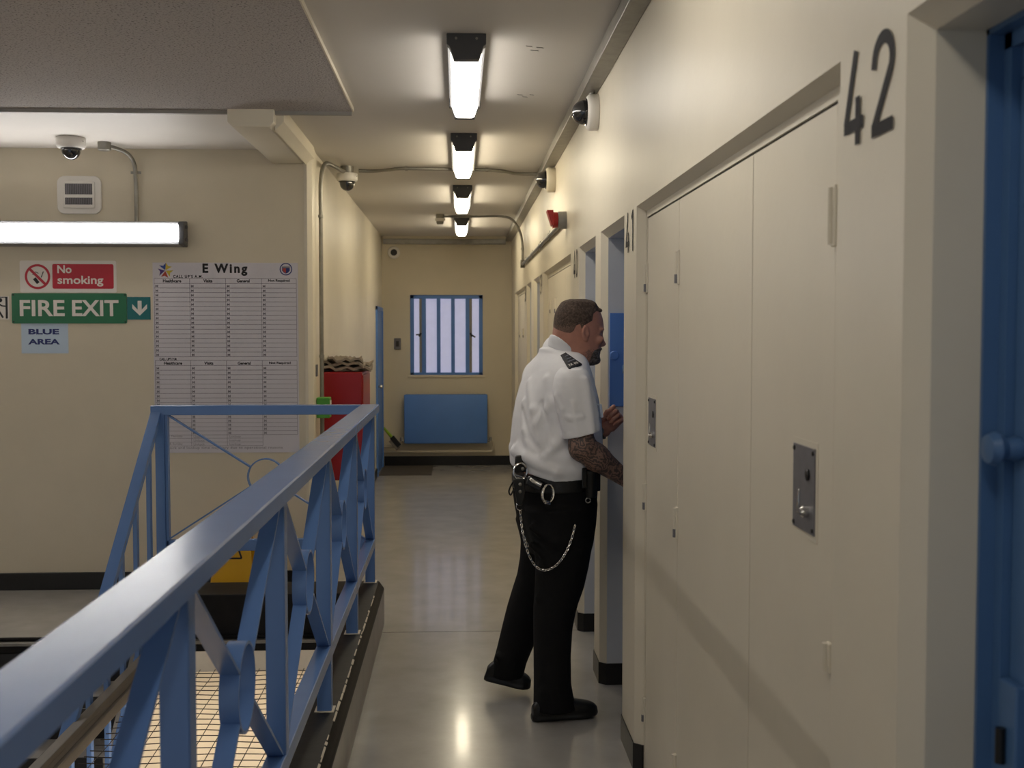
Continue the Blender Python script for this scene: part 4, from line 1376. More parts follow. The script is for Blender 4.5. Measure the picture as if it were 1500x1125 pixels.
M_STUB = mat('stubbled_skin', '#9a7163', 0.6, hex2='#7d6055', thr=(0.4, 0.65), vscale=160, bump=0.2, bscale=260)
M_LEATH = mat('black_leather', '#121212', 0.4, var=0.2, vscale=40, bump=0.15, bscale=120)
M_SHOE = mat('black_shoe_leather', '#0c0c0d', 0.38, var=0.2, vscale=30, bump=0.1, bscale=90)
M_EYE = mat('eye_white', '#cfc8c2', 0.2)
M_NAVYC = mat('navy_epaulette_cloth', '#15151f', 0.7, var=0.1, vscale=60)
M_PIPE = mat('grey_blue_piping', '#9a9caa', 0.6)
M_POCK = mat('shirt_pocket_painted_shade', '#c9d3e2', 0.75, bump=0.1, bscale=300)  # white pocket flap; its cool bluish shade is put into the colour
# tattooed skin: swirling dark ink over the skin tone
M_TAT = mat('tattooed_skin', '#a06a55', 0.5)
_nt = M_TAT.node_tree
_tc = _nt.nodes.new('ShaderNodeTexCoord')
_nz = _nt.nodes.new('ShaderNodeTexNoise'); _nz.inputs['Scale'].default_value = 22; _nz.inputs['Detail'].default_value = 5; _nz.inputs['Distortion'].default_value = 2.2
_wv = _nt.nodes.new('ShaderNodeTexWave'); _wv.wave_type = 'RINGS'; _wv.inputs['Scale'].default_value = 9; _wv.inputs['Distortion'].default_value = 26; _wv.inputs['Detail'].default_value = 4; _wv.inputs['Detail Scale'].default_value = 2.2
_mx = _nt.nodes.new('ShaderNodeMath'); _mx.operation = 'MULTIPLY'
_rp = _nt.nodes.new('ShaderNodeValToRGB')
_rp.color_ramp.elements[0].position = 0.08; _rp.color_ramp.elements[0].color = lin('#463b38')
_rp.color_ramp.elements[1].position = 0.46; _rp.color_ramp.elements[1].color = lin('#86685b')
_nt.links.new(_tc.outputs['Object'], _nz.inputs['Vector']); _nt.links.new(_tc.outputs['Object'], _wv.inputs['Vector'])
_nt.links.new(_nz.outputs['Fac'], _mx.inputs[0]); _nt.links.new(_wv.outputs['Fac'], _mx.inputs[1])
_nt.links.new(_mx.outputs[0], _rp.inputs['Fac']); _nt.links.new(_rp.outputs['Color'], _nt.nodes['Principled BSDF'].inputs['Base Color'])

A_T = math.radians(17)
FW = np.array([math.cos(A_T), math.sin(A_T), 0]); RT_ = np.array([math.sin(A_T), -math.cos(A_T), 0])


def P3(px, py, Y): return at(px, py, Y=Y)


def silhouette_rows(rows, Y, a_t):
    """rows (py, px_back, px_front, half width) -> loft rows about a vertical axis at the given depth"""
    out = []
    for py, b, f, hw in rows:
        p, q = at(b, py, Y=Y), at(f, py, Y=Y)
        hx = (q[0]-p[0])/2
        cx = (q[0]+p[0])/2
        s_, c_ = math.sin(a_t), math.cos(a_t)
        hw2 = min(hw, 0.9*hx/max(abs(s_), 1e-3))
        a = math.sqrt(max(hx*hx-(hw2*s_)**2, 1e-5))/c_
        z = (p[2]+q[2])/2
        out.append((z, cx, Y, a, hw))
    return out


def vloft(rows, Y, a_t, pw=2.0):
    """vertical loft whose slices are turned by a_t"""
    e1 = np.array([math.cos(a_t), math.sin(a_t), 0]); e2 = np.array([math.sin(a_t), -math.cos(a_t), 0])
    T = []
    for z, cx, cy, a, hw in silhouette_rows(rows, Y, a_t):
        T.append((z, cx*e1[0]+cy*e1[1], cx*e2[0]+cy*e2[1], a, hw))
    return loft((0, 0, 0), e1, e2, ZD, T, pw)


per = thing('person', 'prison officer in white short sleeved shirt and black trousers, working at an open doorway', 'person', (0.42, 4.78, 0.0))

YT = 4.80
SHR = P3(841, 560, 4.62)                    # right shoulder joint
ELR = P3(853, 657, 4.55)
WRR = P3(922, 706, 4.62)
SHL = SHR-RT_*0.37+np.array([0, 0, 0.0])
ELL = np.array([0.50, 5.00, 1.14])
WRL = P3(885, 631, 4.95)

# ---- head, neck, arms, hands and the body under the clothes: one surface
fb = Field((0.02, 4.38, 0.04), (0.82, 5.16, 1.76), 0.004)
YH = 4.76
A_H = math.radians(14)
head_rows = [(440.3, 836, 858, 0.020), (442, 829, 866, 0.038), (445, 823.5, 871, 0.050), (451, 818, 876, 0.062), (458, 814.5, 880, 0.070), (466, 812.5, 882.5, 0.0755),
             (475, 811.5, 884, 0.078), (482, 811.5, 884.6, 0.079), (487, 812.5, 883.2, 0.0785), (491, 814, 880.6, 0.078), (497, 818, 880.2, 0.0765), (504, 823, 879.8, 0.074),
             (509, 827, 879.2, 0.071), (514, 830, 878.4, 0.068), (519, 833, 877.5, 0.063), (524, 836, 876.8, 0.057), (529, 840, 875.8, 0.049), (533, 847, 872.5, 0.037), (535.5, 853, 868, 0.022)]
fb.add(vloft(head_rows, YH, A_H, 2.25))
hf = np.array([math.cos(A_H), math.sin(A_H), 0]); hr = np.array([math.sin(A_H), -math.cos(A_H), 0])
HM = [hf, hr, ZD]
# brow ridge, nose, lips, chin, cheek bones
for s_ in (-1, 1):
    fb.add(ell(P3(877, 482.5, YH)+hr*0.028*s_, (0.011, 0.024, 0.008), HM), 0.012)
    fb.add(ell(P3(873.5, 497, YH)+hr*0.046*s_, (0.016, 0.018, 0.016), HM), 0.02)
    fb.add(ell(P3(880.2, 489.6, YH)+hr*0.032*s_, (0.011, 0.0155, 0.0095), HM), 0.008, cut=True)
    fb.add(ell(P3(872.6, 489.6, YH)+hr*0.032*s_, (0.0115, 0.0125, 0.0115), HM), 0.0)
    fb.add(cone(P3(873.6, 486.6, YH)+hr*0.020*s_, P3(872.2, 487.4, YH)+hr*0.046*s_, 0.006, 0.005), 0.005)
fb.add(cone(P3(878.6, 485.5, YH), P3(883.0, 501.8, YH), 0.0068, 0.0090), 0.010)
fb.add(ell(P3(883.6, 504.0, YH), (0.0125, 0.0125, 0.0095), HM), 0.006)
for s_ in (-1, 1):
    fb.add(ell(P3(881.0, 505.6, YH)+hr*0.0125*s_, (0.0105, 0.008, 0.008), HM), 0.005)
fb.add(ell(P3(877.6, 512.2, YH), (0.0075, 0.022, 0.0055), HM), 0.007)
fb.add(ell(P3(876.2, 517.6, YH), (0.0075, 0.019, 0.006), HM), 0.007)
fb.add(ell(P3(872.5, 527.5, YH), (0.016, 0.026, 0.014), HM), 0.014)
# ears
for s_ in (-1, 1):
    ec = P3(847.5, 487.5, YH)+hr*0.083*s_+hf*(-0.0*s_)
    eb = [hf*0.94+hr*0.3*s_*-1, hr*s_*0.94+hf*0.3, ZD+hf*-0.15]
    eb = [q/np.linalg.norm(q) for q in eb]
    fb.add(ell(ec, (0.0185, 0.009, 0.0325), eb), 0.004)
    fb.add(ell(ec+hr*0.010*s_+hf*0.002+ZD*0.004, (0.0105, 0.008, 0.021), eb), 0.004, cut=True)
    fb.add(cone(ec+hf*0.013+ZD*-0.004+hr*s_*0.001, ec+hf*0.013+ZD*-0.014, 0.0045, 0.0045), 0.004)
    fb.add(ell(ec+ZD*-0.028+hf*0.004, (0.008, 0.006, 0.009), eb), 0.004)
# neck
fb.add(cone(P3(833, 497, YH), P3(825, 535, YT), 0.066, 0.078), 0.03)
# torso and legs hidden by the clothes
fb.add(vloft([(520, 795, 848, 0.13), (545, 786, 852, 0.18), (600, 768, 862, 0.17), (660, 766, 866, 0.165), (700, 768, 862, 0.16), (745, 772, 856, 0.15)], YT, A_T), 0.03)
HPR, KNR, ANR = P3(822, 760, 4.70), P3(818, 885, 4.65), P3(810, 1020, 4.61)
HPL, KNL, ANL = P3(800, 760, 4.90), P3(777, 870, 4.93), P3(738, 985, 4.945)
for a, b, c_ in ((HPR, KNR, ANR), (HPL, KNL, ANL)):
    fb.add(cone(a, b, 0.075, 0.05), 0.03); fb.add(cone(b, c_, 0.05, 0.035), 0.02)
# arms
fb.add(cone(SHR, ELR, 0.058, 0.052), 0.02)
dr = (WRR-ELR)/np.linalg.norm(WRR-ELR)
fb.add(cone(ELR+ZD*0.004, ELR+dr*0.075+ZD*0.004, 0.053, 0.054), 0.02)
fb.add(cone(ELR+dr*0.075+ZD*0.004, WRR, 0.054, 0.031), 0.02)
fb.add(cone(SHL, ELL, 0.056, 0.048), 0.02)
dl = (WRL-ELL)/np.linalg.norm(WRL-ELL)
fb.add(cone(ELL, ELL+dl*0.07, 0.050, 0.048), 0.02)
fb.add(cone(ELL+dl*0.07, WRL, 0.048, 0.029), 0.02)


def hand(f, wrist, d, n, thumb, curls, thumb_to, scale=1.0):
    """wrist point, d along the palm, n palm-side normal, thumb-side direction; curls give bend per joint for each finger"""
    d = d/np.linalg.norm(d)
    n = n-d*n.dot(d); n /= np.linalg.norm(n)
    t = np.cross(d, n)
    if t.dot(thumb) < 0: t = -t
    M = [d, t, n]
    f.add(cone(wrist-d*0.02, wrist+d*0.02, 0.026, 0.027), 0.01)
    f.add(slab(wrist+d*0.055, (0.045, 0.041, 0.0155), M, 0.0145), 0.014)
    f.add(ell(wrist+d*0.035+t*0.026+n*0.008, (0.033, 0.018, 0.016), M), 0.012)
    L = [(0.044, 0.027, 0.021), (0.048, 0.031, 0.022), (0.045, 0.029, 0.021), (0.036, 0.022, 0.019)]
    for i in range(4):
        off = 0.031-0.0205*i
        p = wrist+d*(0.097-0.004*abs(i-1.2))+t*off
        ang = 0.0
        r = 0.0095-0.0007*(i == 3)
        for j in range(3):
            ang += curls[i][j]
            dd = d*math.cos(ang)+n*math.sin(ang)+t*(0.06*(1.3-i))*math.cos(ang)
            dd /= np.linalg.norm(dd)
            q = p+dd*L[i][j]
            f.add(cone(p, q, r, r-0.0009), 0.003)
            p = q; r -= 0.0008
    p0 = wrist+d*0.022+t*0.03+n*0.006
    p1, p2 = thumb_to
    f.add(cone(p0, p1, 0.0145, 0.0115), 0.006); f.add(cone(p1, p2, 0.0112, 0.0088), 0.002)


# left hand raised in front of the chest, fingers curled back towards him
wl = P3(886, 626, 4.95)
pl_d = np.array([0.56, -0.45, 0.66]); kt = np.array([-0.50, 0.15, 0.85])
kn = np.cross(pl_d, kt); kn = kn if kn[0] < 0 else -kn
hand(fb, wl, pl_d, kn, kt, [(0.95, 1.35, 0.7), (1.15, 1.35, 0.7), (1.25, 1.35, 0.7), (1.3, 1.3, 0.7)],
     (P3(885, 611, 4.885), P3(889, 602, 4.86)))
# right hand inside the doorway, turning the key
hd = WRR-ELR; hd /= np.linalg.norm(hd)
hand(fb, WRR+hd*0.015, hd*0.8+np.array([0.35, 0.1, 0.0]), np.array([-0.2, 0.6, -0.4]), np.array([0.1, 0.3, 1.0]), [(0.5, 0.9, 0.6), (0.8, 0.9, 0.6), (0.95, 1.0, 0.6), (1.05, 1.0, 0.6)],
     (WRR+hd*0.065+np.array([0.02, 0.05, 0.02]), WRR+hd*0.09+np.array([0.025, 0.06, -0.012])))

EARZ = P3(848, 487, YH)[2]
rng = np.random.default_rng(3)


def skin_pick(C):
    r = np.zeros(len(C))
    u = (C-P3(848, 500, YH)) @ hf
    inface = (C[:, 2] > 1.44) & (C[:, 1] < 4.95)
    # stubble along the jaw
    jit = rng.normal(0, 0.006, len(C))
    st = inface & (u+jit > 0.012) & (C[:, 2]+jit < 1.535-0.02*np.clip(u/0.08, 0, 1)) & (C[:, 0] > 0.5)
    r[st] = 1
    # tattooed right arm
    rt = (C[:, 1] < 4.69) & (C[:, 2] < 1.33) & (C[:, 2] > 0.85) & ((C-WRR) @ hd < 0.0) & (C[:, 2] < 1.22)
    r[rt] = 2
    return r


body = sculpt(fb, 'body', [M_SKIN, M_STUB, M_TAT], per, 2, skin_pick)
# eyes
for s_ in (-1, 1):
    m = MB(); c_ = P3(873.0, 489.8, YH)+hr*0.032*s_
    m.lathe([(0.0108*math.sin(t), -0.0108*math.cos(t)) for t in np.linspace(0.02, math.pi-0.02, 12)], c_+hf*0.0015, hf, 18)
    ey = m.build('eye', M_EYE, per)
    m = MB(); m.lathe([(0.0048, 0.0100), (0.0030, 0.0112), (0.0, 0.0113)], c_+hf*0.0015, hf, 14); m.build('iris', M_BLACK, ey)

# ---- hair: a cap a few millimetres over the skull, trimmed along the hair line
fh = Field((0.36, 4.62, 1.46), (0.66, 4.92, 1.76), 0.003)
grow = []
for (py, b, f_, hw) in head_rows[:12]:
    top = np.interp(py, [440, 450, 470, 500], [1.6, 1.5, 1.0, 0.6])
    grow.append((py-(2.2 if py < 446 else 0), b-top*0.9, f_+top*0.75, hw+0.0045*top/1.6))
fh.add(vloft(grow, YH, A_H, 2.25))
# forelock pushed up over the forehead
fh.add(cone(P3(866, 447, YH)-hr*0.03, P3(866, 447, YH)+hr*0.03, 0.010, 0.010), 0.012)
fh.add(cone(P3(877, 455, YH)-hr*0.022, P3(877, 455, YH)+hr*0.022, 0.0075, 0.0075), 0.012)
big = ((0.3, 4.5, 1.4), (0.8, 5.0, 1.8))
def hl(px, py): return P3(px, py, YH)
# keep only what lies above / behind the hair line (cutters in profile, swept sideways)
def prof_cut(poly):
    pts = [hl(*p)[[0, 2]] for p in poly]
    def fn(X, Y, Z):
        d = np.full(np.broadcast(X, Y, Z).shape, 1e9, np.float32)
        sgn = np.ones(d.shape, np.float32)
        # slide the profile along the head's own sideways axis
        U = X-(Y-YH)*(-hr[0]/(-hr[1]))*-1.0*0 + 0*Z
        V = Z+0*X+0*Y
        N = len(pts)
        for i in range(N):
            a, b = pts[i], pts[(i+1) % N]
            ex, ey_ = b[0]-a[0], b[1]-a[1]
            wx_, wy_ = U-a[0], V-a[1]
            t = np.clip((wx_*ex+wy_*ey_)/(ex*ex+ey_*ey_), 0, 1)
            d = np.minimum(d, (wx_-ex*t)**2+(wy_-ey_*t)**2)
            c1 = (V >= a[1]) & (V < b[1]) & (ex*wy_ > ey_*wx_)
            c2 = (V < a[1]) & (V >= b[1]) & (ex*wy_ < ey_*wx_)
            sgn = np.where(c1 | c2, -sgn, sgn)
        return sgn*np.sqrt(d)
    return fn, big[0], big[1]
fh.add(prof_cut([(890, 456.5), (880, 457.5), (872, 456), (867, 460), (865, 470), (860, 473), (855, 476), (853, 489), (850, 489), (847, 475), (841, 477), (838, 484), (834, 488), (820, 489), (811, 487), (800, 487), (800, 545), (895, 545)]), 0.003, cut=True)
sculpt(fh, 'hair', [M_HAIR, M_FADE], per, 1, pick=lambda C: ((C[:, 2]-EARZ+rng.normal(0, 0.009, len(C)) < 0.026) & (C[:, 0] > 0.40)).astype(float))

# ---- beard: short goatee on chin and upper lip
fg = Field((0.46, 4.66, 1.44), (0.64, 4.90, 1.56), 0.003)
fg.add(vloft([(py, b, f_+0.7, hw+0.002) for (py, b, f_, hw) in head_rows[12:]], YH, A_H, 2.25))
fg.add(ell(P3(872.8, 528.2, YH), (0.0175, 0.028, 0.0155), HM), 0.014)
fg.add(ell(P3(877.8, 511.2, YH), (0.0095, 0.026, 0.0055), HM), 0.006)
fg.add(prof_cut([(895, 500), (895, 508.6), (879, 509), (868, 513), (864, 520), (861, 530), (856, 540), (830, 545), (800, 545), (800, 500)]), 0.003, cut=True)
fg.add(ell(P3(878, 516.3, YH), (0.012, 0.018, 0.0042), HM), 0.002, cut=True)
sculpt(fg, 'beard', M_BEARD, per, 1)

# ---- shirt
fs = Field((0.16, 4.42, 0.90), (0.72, 5.14, 1.62), 0.005)
shirt_rows = [(516, 794, 848, 0.135), (522, 788, 853, 0.165), (530, 781, 857, 0.190), (540, 775, 860, 0.207), (552, 769.5, 864, 0.215), (566, 764, 868, 0.220), (585, 758.5, 873, 0.220), (610, 753.5, 877, 0.217), (640, 750, 879, 0.215), (662, 748.5, 880, 0.217), (676, 749, 880, 0.217), (688, 751, 879, 0.212), (698, 753, 877, 0.205)]
fs.add(vloft(shirt_rows, YT, A_T, 2.3))
fs.add(cone(SHR+ZD*0.010-FW*0.01, SHL+ZD*0.010-FW*0.01, 0.055, 0.055), 0.05)
fs.add(cone(P3(822, 517, YT), P3(824, 530, YT), 0.085, 0.10), 0.05)
# shirt bloused over the belt
for k in range(14):
    a0, a1 = 2*math.pi*k/14, 2*math.pi*(k+1)/14
    def rp_(a):
        z = 1.066-0.040*math.cos(a)-0.006*math.sin(3*a)
        cx = at(814.5, 672, Y=YT)[0]
        return np.array([cx, YT, z])+FW*0.172*math.cos(a)+RT_*0.197*math.sin(a)
    fs.add(cone(rp_(a0), rp_(a1), 0.023, 0.023), 0.015)
# sleeves
def sleeve(sh, el, hem_c, hem_n, r0, r1, k=0.035):
    ax_ = (hem_c-sh)/np.linalg.norm(hem_c-sh)
    fs.add(cone(sh, hem_c+ax_*0.05, r0, r1), k)
hemR = P3(851.5, 637, 4.565)
axR = (P3(851.5, 637, 4.565)-SHR); axR /= np.linalg.norm(axR)
nR = P3(826, 643, 4.56)-P3(877, 631, 4.57); nR = np.array([0.25, 0.0, -1.0]); nR /= np.linalg.norm(nR)
def hem_cut(c, n, rad, depth):
    n = n/np.linalg.norm(n)
    def fn(X, Y, Z):
        x, y, z = X-c[0], Y-c[1], Z-c[2]
        t = x*n[0]+y*n[1]+z*n[2]
        r2 = np.sqrt(np.maximum(x*x+y*y+z*z-t*t, 0))
        return np.maximum(np.maximum(-t, t-depth), r2-rad)
    return fn, c-rad-depth, c+rad+depth
SLV = []
hemL = SHL+(ELL-SHL)*0.72
sleeve(SHL, ELL, hemL, None, 0.076, 0.074)
# seams and folds: soft ridges running over back and side
def back_pt(px, py, push=0.0, fs=fs):
    """point on the near side of the shirt below a pixel of the photograph"""
    d = at(px, py, Y=4.0)-np.array([0, 0, CZ]); d /= np.linalg.norm(d)
    p = np.array([0, 0, CZ])+d*(4.45/d[1])
    for _ in range(160):
        i = np.round((p-fs.lo)/fs.h).astype(int)
        if (i < 0).any() or (i >= fs.n).any():
            p = p+d*0.004; continue
        v = fs.D[tuple(i)]
        if v < 0.001: break
        p = p+d*0.003
    return p+d*push
folds = [([(802, 556), (808, 585), (814, 612), (820, 650)], 0.010), ([(776, 560), (782, 600), (790, 645)], 0.009), ([(768, 590), (770, 630), (776, 660)], 0.009),
         ([(814, 590), (800, 600), (786, 622)], 0.008), ([(822, 640), (812, 652), (798, 670)], 0.009), 
         ([(760, 655), (785, 676), (815, 690), (850, 690)], 0.013), ([(752, 662), (772, 670), (800, 684)], 0.012), ([(835, 668), (850, 680), (866, 690)], 0.010)]
for pts, r in folds:
    Q_ = [back_pt(px, py, r*0.72) for px, py in pts]
    for a, b in zip(Q_[:-1], Q_[1:]):
        fs.add(cone(a, b, r, r*0.9), 0.028)
grooves = [([(793, 590), (800, 620), (804, 655)], 0.008), ([(764, 600), (774, 640), (790, 662)], 0.008)]
for pts, r in grooves:
    Q_ = [back_pt(px, py, -r*0.55) for px, py in pts]
    for a, b in zip(Q_[:-1], Q_[1:]):
        fs.add(cone(a, b, r, r), 0.014, cut=True)
# hem of the sleeve: everything of the sleeve below the hem line goes
fs.add(hem_cut(hemL, (ELL-SHL), 0.09, 0.12), 0.002, cut=True)
# belt line cut level
fs.add(plane_cut(at(815, 697.5, Y=YT), (0.06, 0, -1), (0.1, 4.4, 0.8), (0.8, 5.2, 1.08)), 0.002, cut=True)
fs.add(plane_cut(at(806, 697.5, Y=YT), (-0.29, 0, -1), (0.1, 4.4, 0.8), (0.8, 5.2, 1.08)), 0.004, cut=True)
shirt = sculpt(fs, 'shirt', M_SHIRT, per, 2)
# right sleeve with its turned-up hem band and pressed crease
fsl = Field((0.34, 4.42, 1.08), (0.66, 4.80, 1.50), 0.004)
YS = 4.575
srows = [(541, 822, 852, 0.050), (545, 818, 857, 0.062), (553, 813.5, 862, 0.072), (563, 811, 866.5, 0.077), (575, 810, 870.5, 0.079), (590, 812.5, 874, 0.080), (605, 816.5, 876.5, 0.079), (620, 820.5, 878, 0.078), (635, 824, 879, 0.077), (655, 828, 879.5, 0.076)]
fsl.add(vloft(srows, YS, A_T, 2.2))
fsl.add(ell(SHR+np.array([-0.004, 0.005, 0.002]), (0.074, 0.075, 0.072), [FW, RT_, ZD]), 0.03)
fsl.add(cone(P3(858, 556, 4.515), P3(869, 640, 4.505), 0.006, 0.006), 0.03)
for pts, r in (([(814, 580), (824, 600), (828, 630)], 0.006), ([(838, 590), (842, 615), (848, 640)], 0.005), ([(818, 604), (834, 612), (852, 610)], 0.005)):
    Q_ = [back_pt(px, py, r*0.6, fsl) for px, py in pts]
    for a, b in zip(Q_[:-1], Q_[1:]): fsl.add(cone(a, b, r, r), 0.018)
band = vloft([(py, b-0.5, f_+0.5, hw+0.0015) for (py, b, f_, hw) in srows[5:]], YS, A_T, 2.2)
hu = nR/np.linalg.norm(nR)
bfn = band[0]
hb0 = hemR+np.array([0, 0, 0.0])
fsl.add((lambda X, Y, Z: np.maximum(bfn(X, Y, Z), -((X-hb0[0])*hu[0]+(Y-hb0[1])*hu[1]+(Z-hb0[2])*hu[2])-0.026), band[1], band[2]), 0.0)
fsl.add(plane_cut(hemR, nR, (0.3, 4.4, 1.0), (0.7, 4.85, 1.25)), 0.0015, cut=True)
sculpt(fsl, 'sleeve', M_SHIRT, shirt, 1)
# sleeve is re-joined by the torso where it hangs against the body; collar
fc = Field((0.34, 4.62, 1.42), (0.60, 4.96, 1.62), 0.004)
cb, cf = P3(805, 494, YT), P3(846, 529, YT)
fc.add(cone(P3(829, 500, YH), P3(823, 532, YT), 0.073, 0.088))
fc.add(ell(P3(826, 522, YT), (0.092, 0.105, 0.03), [FW, RT_, ZD]), 0.02)
upn = np.cross(RT_, (cf-cb)/np.linalg.norm(cf-cb)); upn = upn if upn[2] > 0 else -upn
cen = (cb+cf)/2
fc.add(plane_cut(cen+upn*0.001, upn, (0.3, 4.6, 1.4), (0.65, 5.0, 1.65)), 0.002, cut=True)
fc.add(plane_cut(cen-upn*0.046, -upn, (0.3, 4.6, 1.4), (0.65, 5.0, 1.65)), 0.002, cut=True)
fc.add(cone(P3(833, 490, YH), P3(825, 535, YT), 0.067, 0.079), 0.0, cut=True)
sculpt(fc, 'collar', M_SHIRT, shirt, 1)

# ---- trousers
ft = Field((0.08, 4.48, 0.02), (0.64, 5.14, 1.04), 0.006)
ft.add(vloft([(692, 753, 875, 0.200), (705, 752.5, 874, 0.202), (720, 752.5, 872.5, 0.205), (740, 755, 871, 0.205), (765, 760, 869, 0.20), (790, 770, 866, 0.17), (810, 778, 860, 0.13)], YT, A_T, 2.2))
e1 = np.array([math.cos(0.25), math.sin(0.25), 0]); e2 = np.array([math.sin(0.25), -math.cos(0.25), 0])
T = []
for py, b, f_, hw, Y_ in [(745, 770, 869, 0.10, 4.69), (770, 775, 867.5, 0.105, 4.685), (800, 782, 867, 0.105, 4.675), (830, 784.5, 862, 0.102, 4.665), (860, 783.5, 855, 0.098, 4.66), (890, 781.5, 844, 0.094, 4.65), (920, 781.5, 838, 0.090, 4.64), (960, 782, 835.5, 0.088, 4.63), (1000, 782.3, 836, 0.088, 4.615), (1022, 781.8, 840, 0.088, 4.61), (1038, 781.5, 845, 0.086, 4.605)]:
    z, cx, cy, a, hw_ = silhouette_rows([(py, b, f_, hw)], Y_, 0.25)[0]
    T.append((z, cx*e1[0]+cy*e1[1], cx*e2[0]+cy*e2[1], a, hw_))
ft.add(loft((0, 0, 0), e1, e2, ZD, T, 2.1), 0.035)
T = []
for py, b, f_, hw, Y_ in [(760, 757, 830, 0.10, 4.90), (790, 763, 836, 0.10, 4.905), (815, 762, 832, 0.10, 4.91), (840, 758, 822, 0.098, 4.92), (865, 750, 810, 0.093, 4.93), (890, 742.5, 801, 0.090, 4.94), (920, 735, 792, 0.085, 4.945), (950, 728, 779.5, 0.082, 4.945), (970, 722.5, 771, 0.080, 4.945), (990, 719.5, 766, 0.080, 4.945)]:
    z, cx, cy, a, hw_ = silhouette_rows([(py, b, f_, hw)], Y_, 0.25)[0]
    T.append((z, cx*e1[0]+cy*e1[1], cx*e2[0]+cy*e2[1], a, hw_))
ft.add(loft((0, 0, 0), e1, e2, ZD, T, 2.1), 0.035)
for pts, r in (([(0.30, 4.60, 0.80), (0.40, 4.585, 0.74), (0.50, 4.60, 0.70)], 0.012), ([(0.30, 4.60, 0.73), (0.38, 4.585, 0.66), (0.46, 4.59, 0.60)], 0.012), ([(0.34, 4.60, 0.64), (0.42, 4.59, 0.56), (0.47, 4.60, 0.47)], 0.011), ([(0.33, 4.61, 0.50), (0.40, 4.60, 0.44)], 0.010), ([(0.35, 4.555, 0.13), (0.43, 4.555, 0.09)], 0.010), ([(0.17, 4.895, 0.18), (0.25, 4.895, 0.15)], 0.010)):
    for a, b in zip(pts[:-1], pts[1:]): ft.add(cone(a, b, r*1.25, r*1.25), 0.022)
tr = sculpt(ft, 'trousers', M_TROU, per, 2)

# ---- shoes
def shoe(heel, toe, pitch_z, name='shoe'):
    """heel and toe points at sole level; pitch_z lifts the heel"""
    f = Field(np.minimum(heel, toe)-np.array([0.09, 0.09, 0.03]), np.maximum(heel, toe)+np.array([0.09, 0.09, 0.17]), 0.004)
    d = toe-heel; L = np.linalg.norm(d); d /= L
    s_ = np.cross(ZD, d); s_ /= np.linalg.norm(s_); u = np.cross(d, s_)
    # sole
    so = [(0.0, 0.0, 0.013, 0.020, 0.012), (0.02, 0.0, 0.013, 0.034, 0.014), (0.08, 0.0, 0.013, 0.035, 0.014), (0.15, 0.004, 0.013, 0.040, 0.013), (0.21, 0.006, 0.014, 0.049, 0.013), (0.26, 0.004, 0.016, 0.043, 0.013), (0.29, 0.0, 0.020, 0.025, 0.012), (0.30, 0.0, 0.022, 0.010, 0.008)]
    f.add(loft(heel, s_, u, d, [(t*L/0.30, a, b, c, e) for t, a, b, c, e in so], 3.0))
    up = [(0.004, 0, 0.036, 0.022, 0.027), (0.02, 0, 0.044, 0.033, 0.036), (0.06, 0, 0.060, 0.037, 0.052), (0.10, 0, 0.066, 0.039, 0.058), (0.13, 0.002, 0.060, 0.039, 0.052), (0.17, 0.004, 0.048, 0.043, 0.040), (0.21, 0.006, 0.042, 0.046, 0.033), (0.25, 0.004, 0.040, 0.042, 0.029), (0.28, 0.0, 0.036, 0.031, 0.024), (0.296, 0.0, 0.033, 0.016, 0.014)]
    f.add(loft(heel, s_, u, d, [(t*L/0.30, a, b, c, e) for t, a, b, c, e in up], 2.4), 0.006)
    # laces / tongue ridges
    for k in range(4):
        t = (0.125+0.02*k)*L/0.30
        zc_ = 0.108-0.011*k
        f.add(cone(heel+d*t+u*zc_-s_*0.018, heel+d*t+u*zc_+s_*0.022, 0.004, 0.004), 0.003)
    return sculpt(f, name, M_SHOE, per, 1)


hR = at(778.5, 1056, Z=0); tR = at(875, 1049, Z=0)
shoe(hR, tR, 0)
tL = at(775.5, 1012, Z=0.012); hL = np.array([0.108, 4.955, 0.060])
shoe(hL, tL, 0)

# ------------------------------------------------------------------ belt and the things carried on it
def tsurf(px, py, push=0.0): return back_pt(px, py, push, ft)


fbelt = Field((0.16, 4.50, 0.90), (0.70, 5.14, 1.04), 0.005)
fbelt.add(vloft([(692, 751, 876, 0.206), (700, 751, 876, 0.207), (714, 751.2, 875, 0.208)], YT, A_T, 2.2))
belt = sculpt(fbelt, 'belt', M_LEATH, per, 1)


def drape(field, c00, c10, c11, c01, push, thick, n=8):
    """thin cloth patch lying on a sculpted surface"""
    pts = []
    for i in range(n+1):
        for j in range(n+1):
            u, v = i/n, j/n
            px = (1-u)*(1-v)*c00[0]+u*(1-v)*c10[0]+u*v*c11[0]+(1-u)*v*c01[0]
            py = (1-u)*(1-v)*c00[1]+u*(1-v)*c10[1]+u*v*c11[1]+(1-u)*v*c01[1]
            pts.append(back_pt(px, py, 0, field))
    pts = np.array(pts).reshape(n+1, n+1, 3)
    for _ in range(3):                       # even out
        q = pts.copy()
        q[1:-1, 1:-1] = (pts[:-2, 1:-1]+pts[2:, 1:-1]+pts[1:-1, :-2]+pts[1:-1, 2:])/4
        pts = 0.5*pts+0.5*q
    nrm = np.cross(pts[n, 0]-pts[0, 0], pts[0, n]-pts[0, 0]); nrm /= np.linalg.norm(nrm)
    if nrm[1] > 0: nrm = -nrm
    return pts, nrm


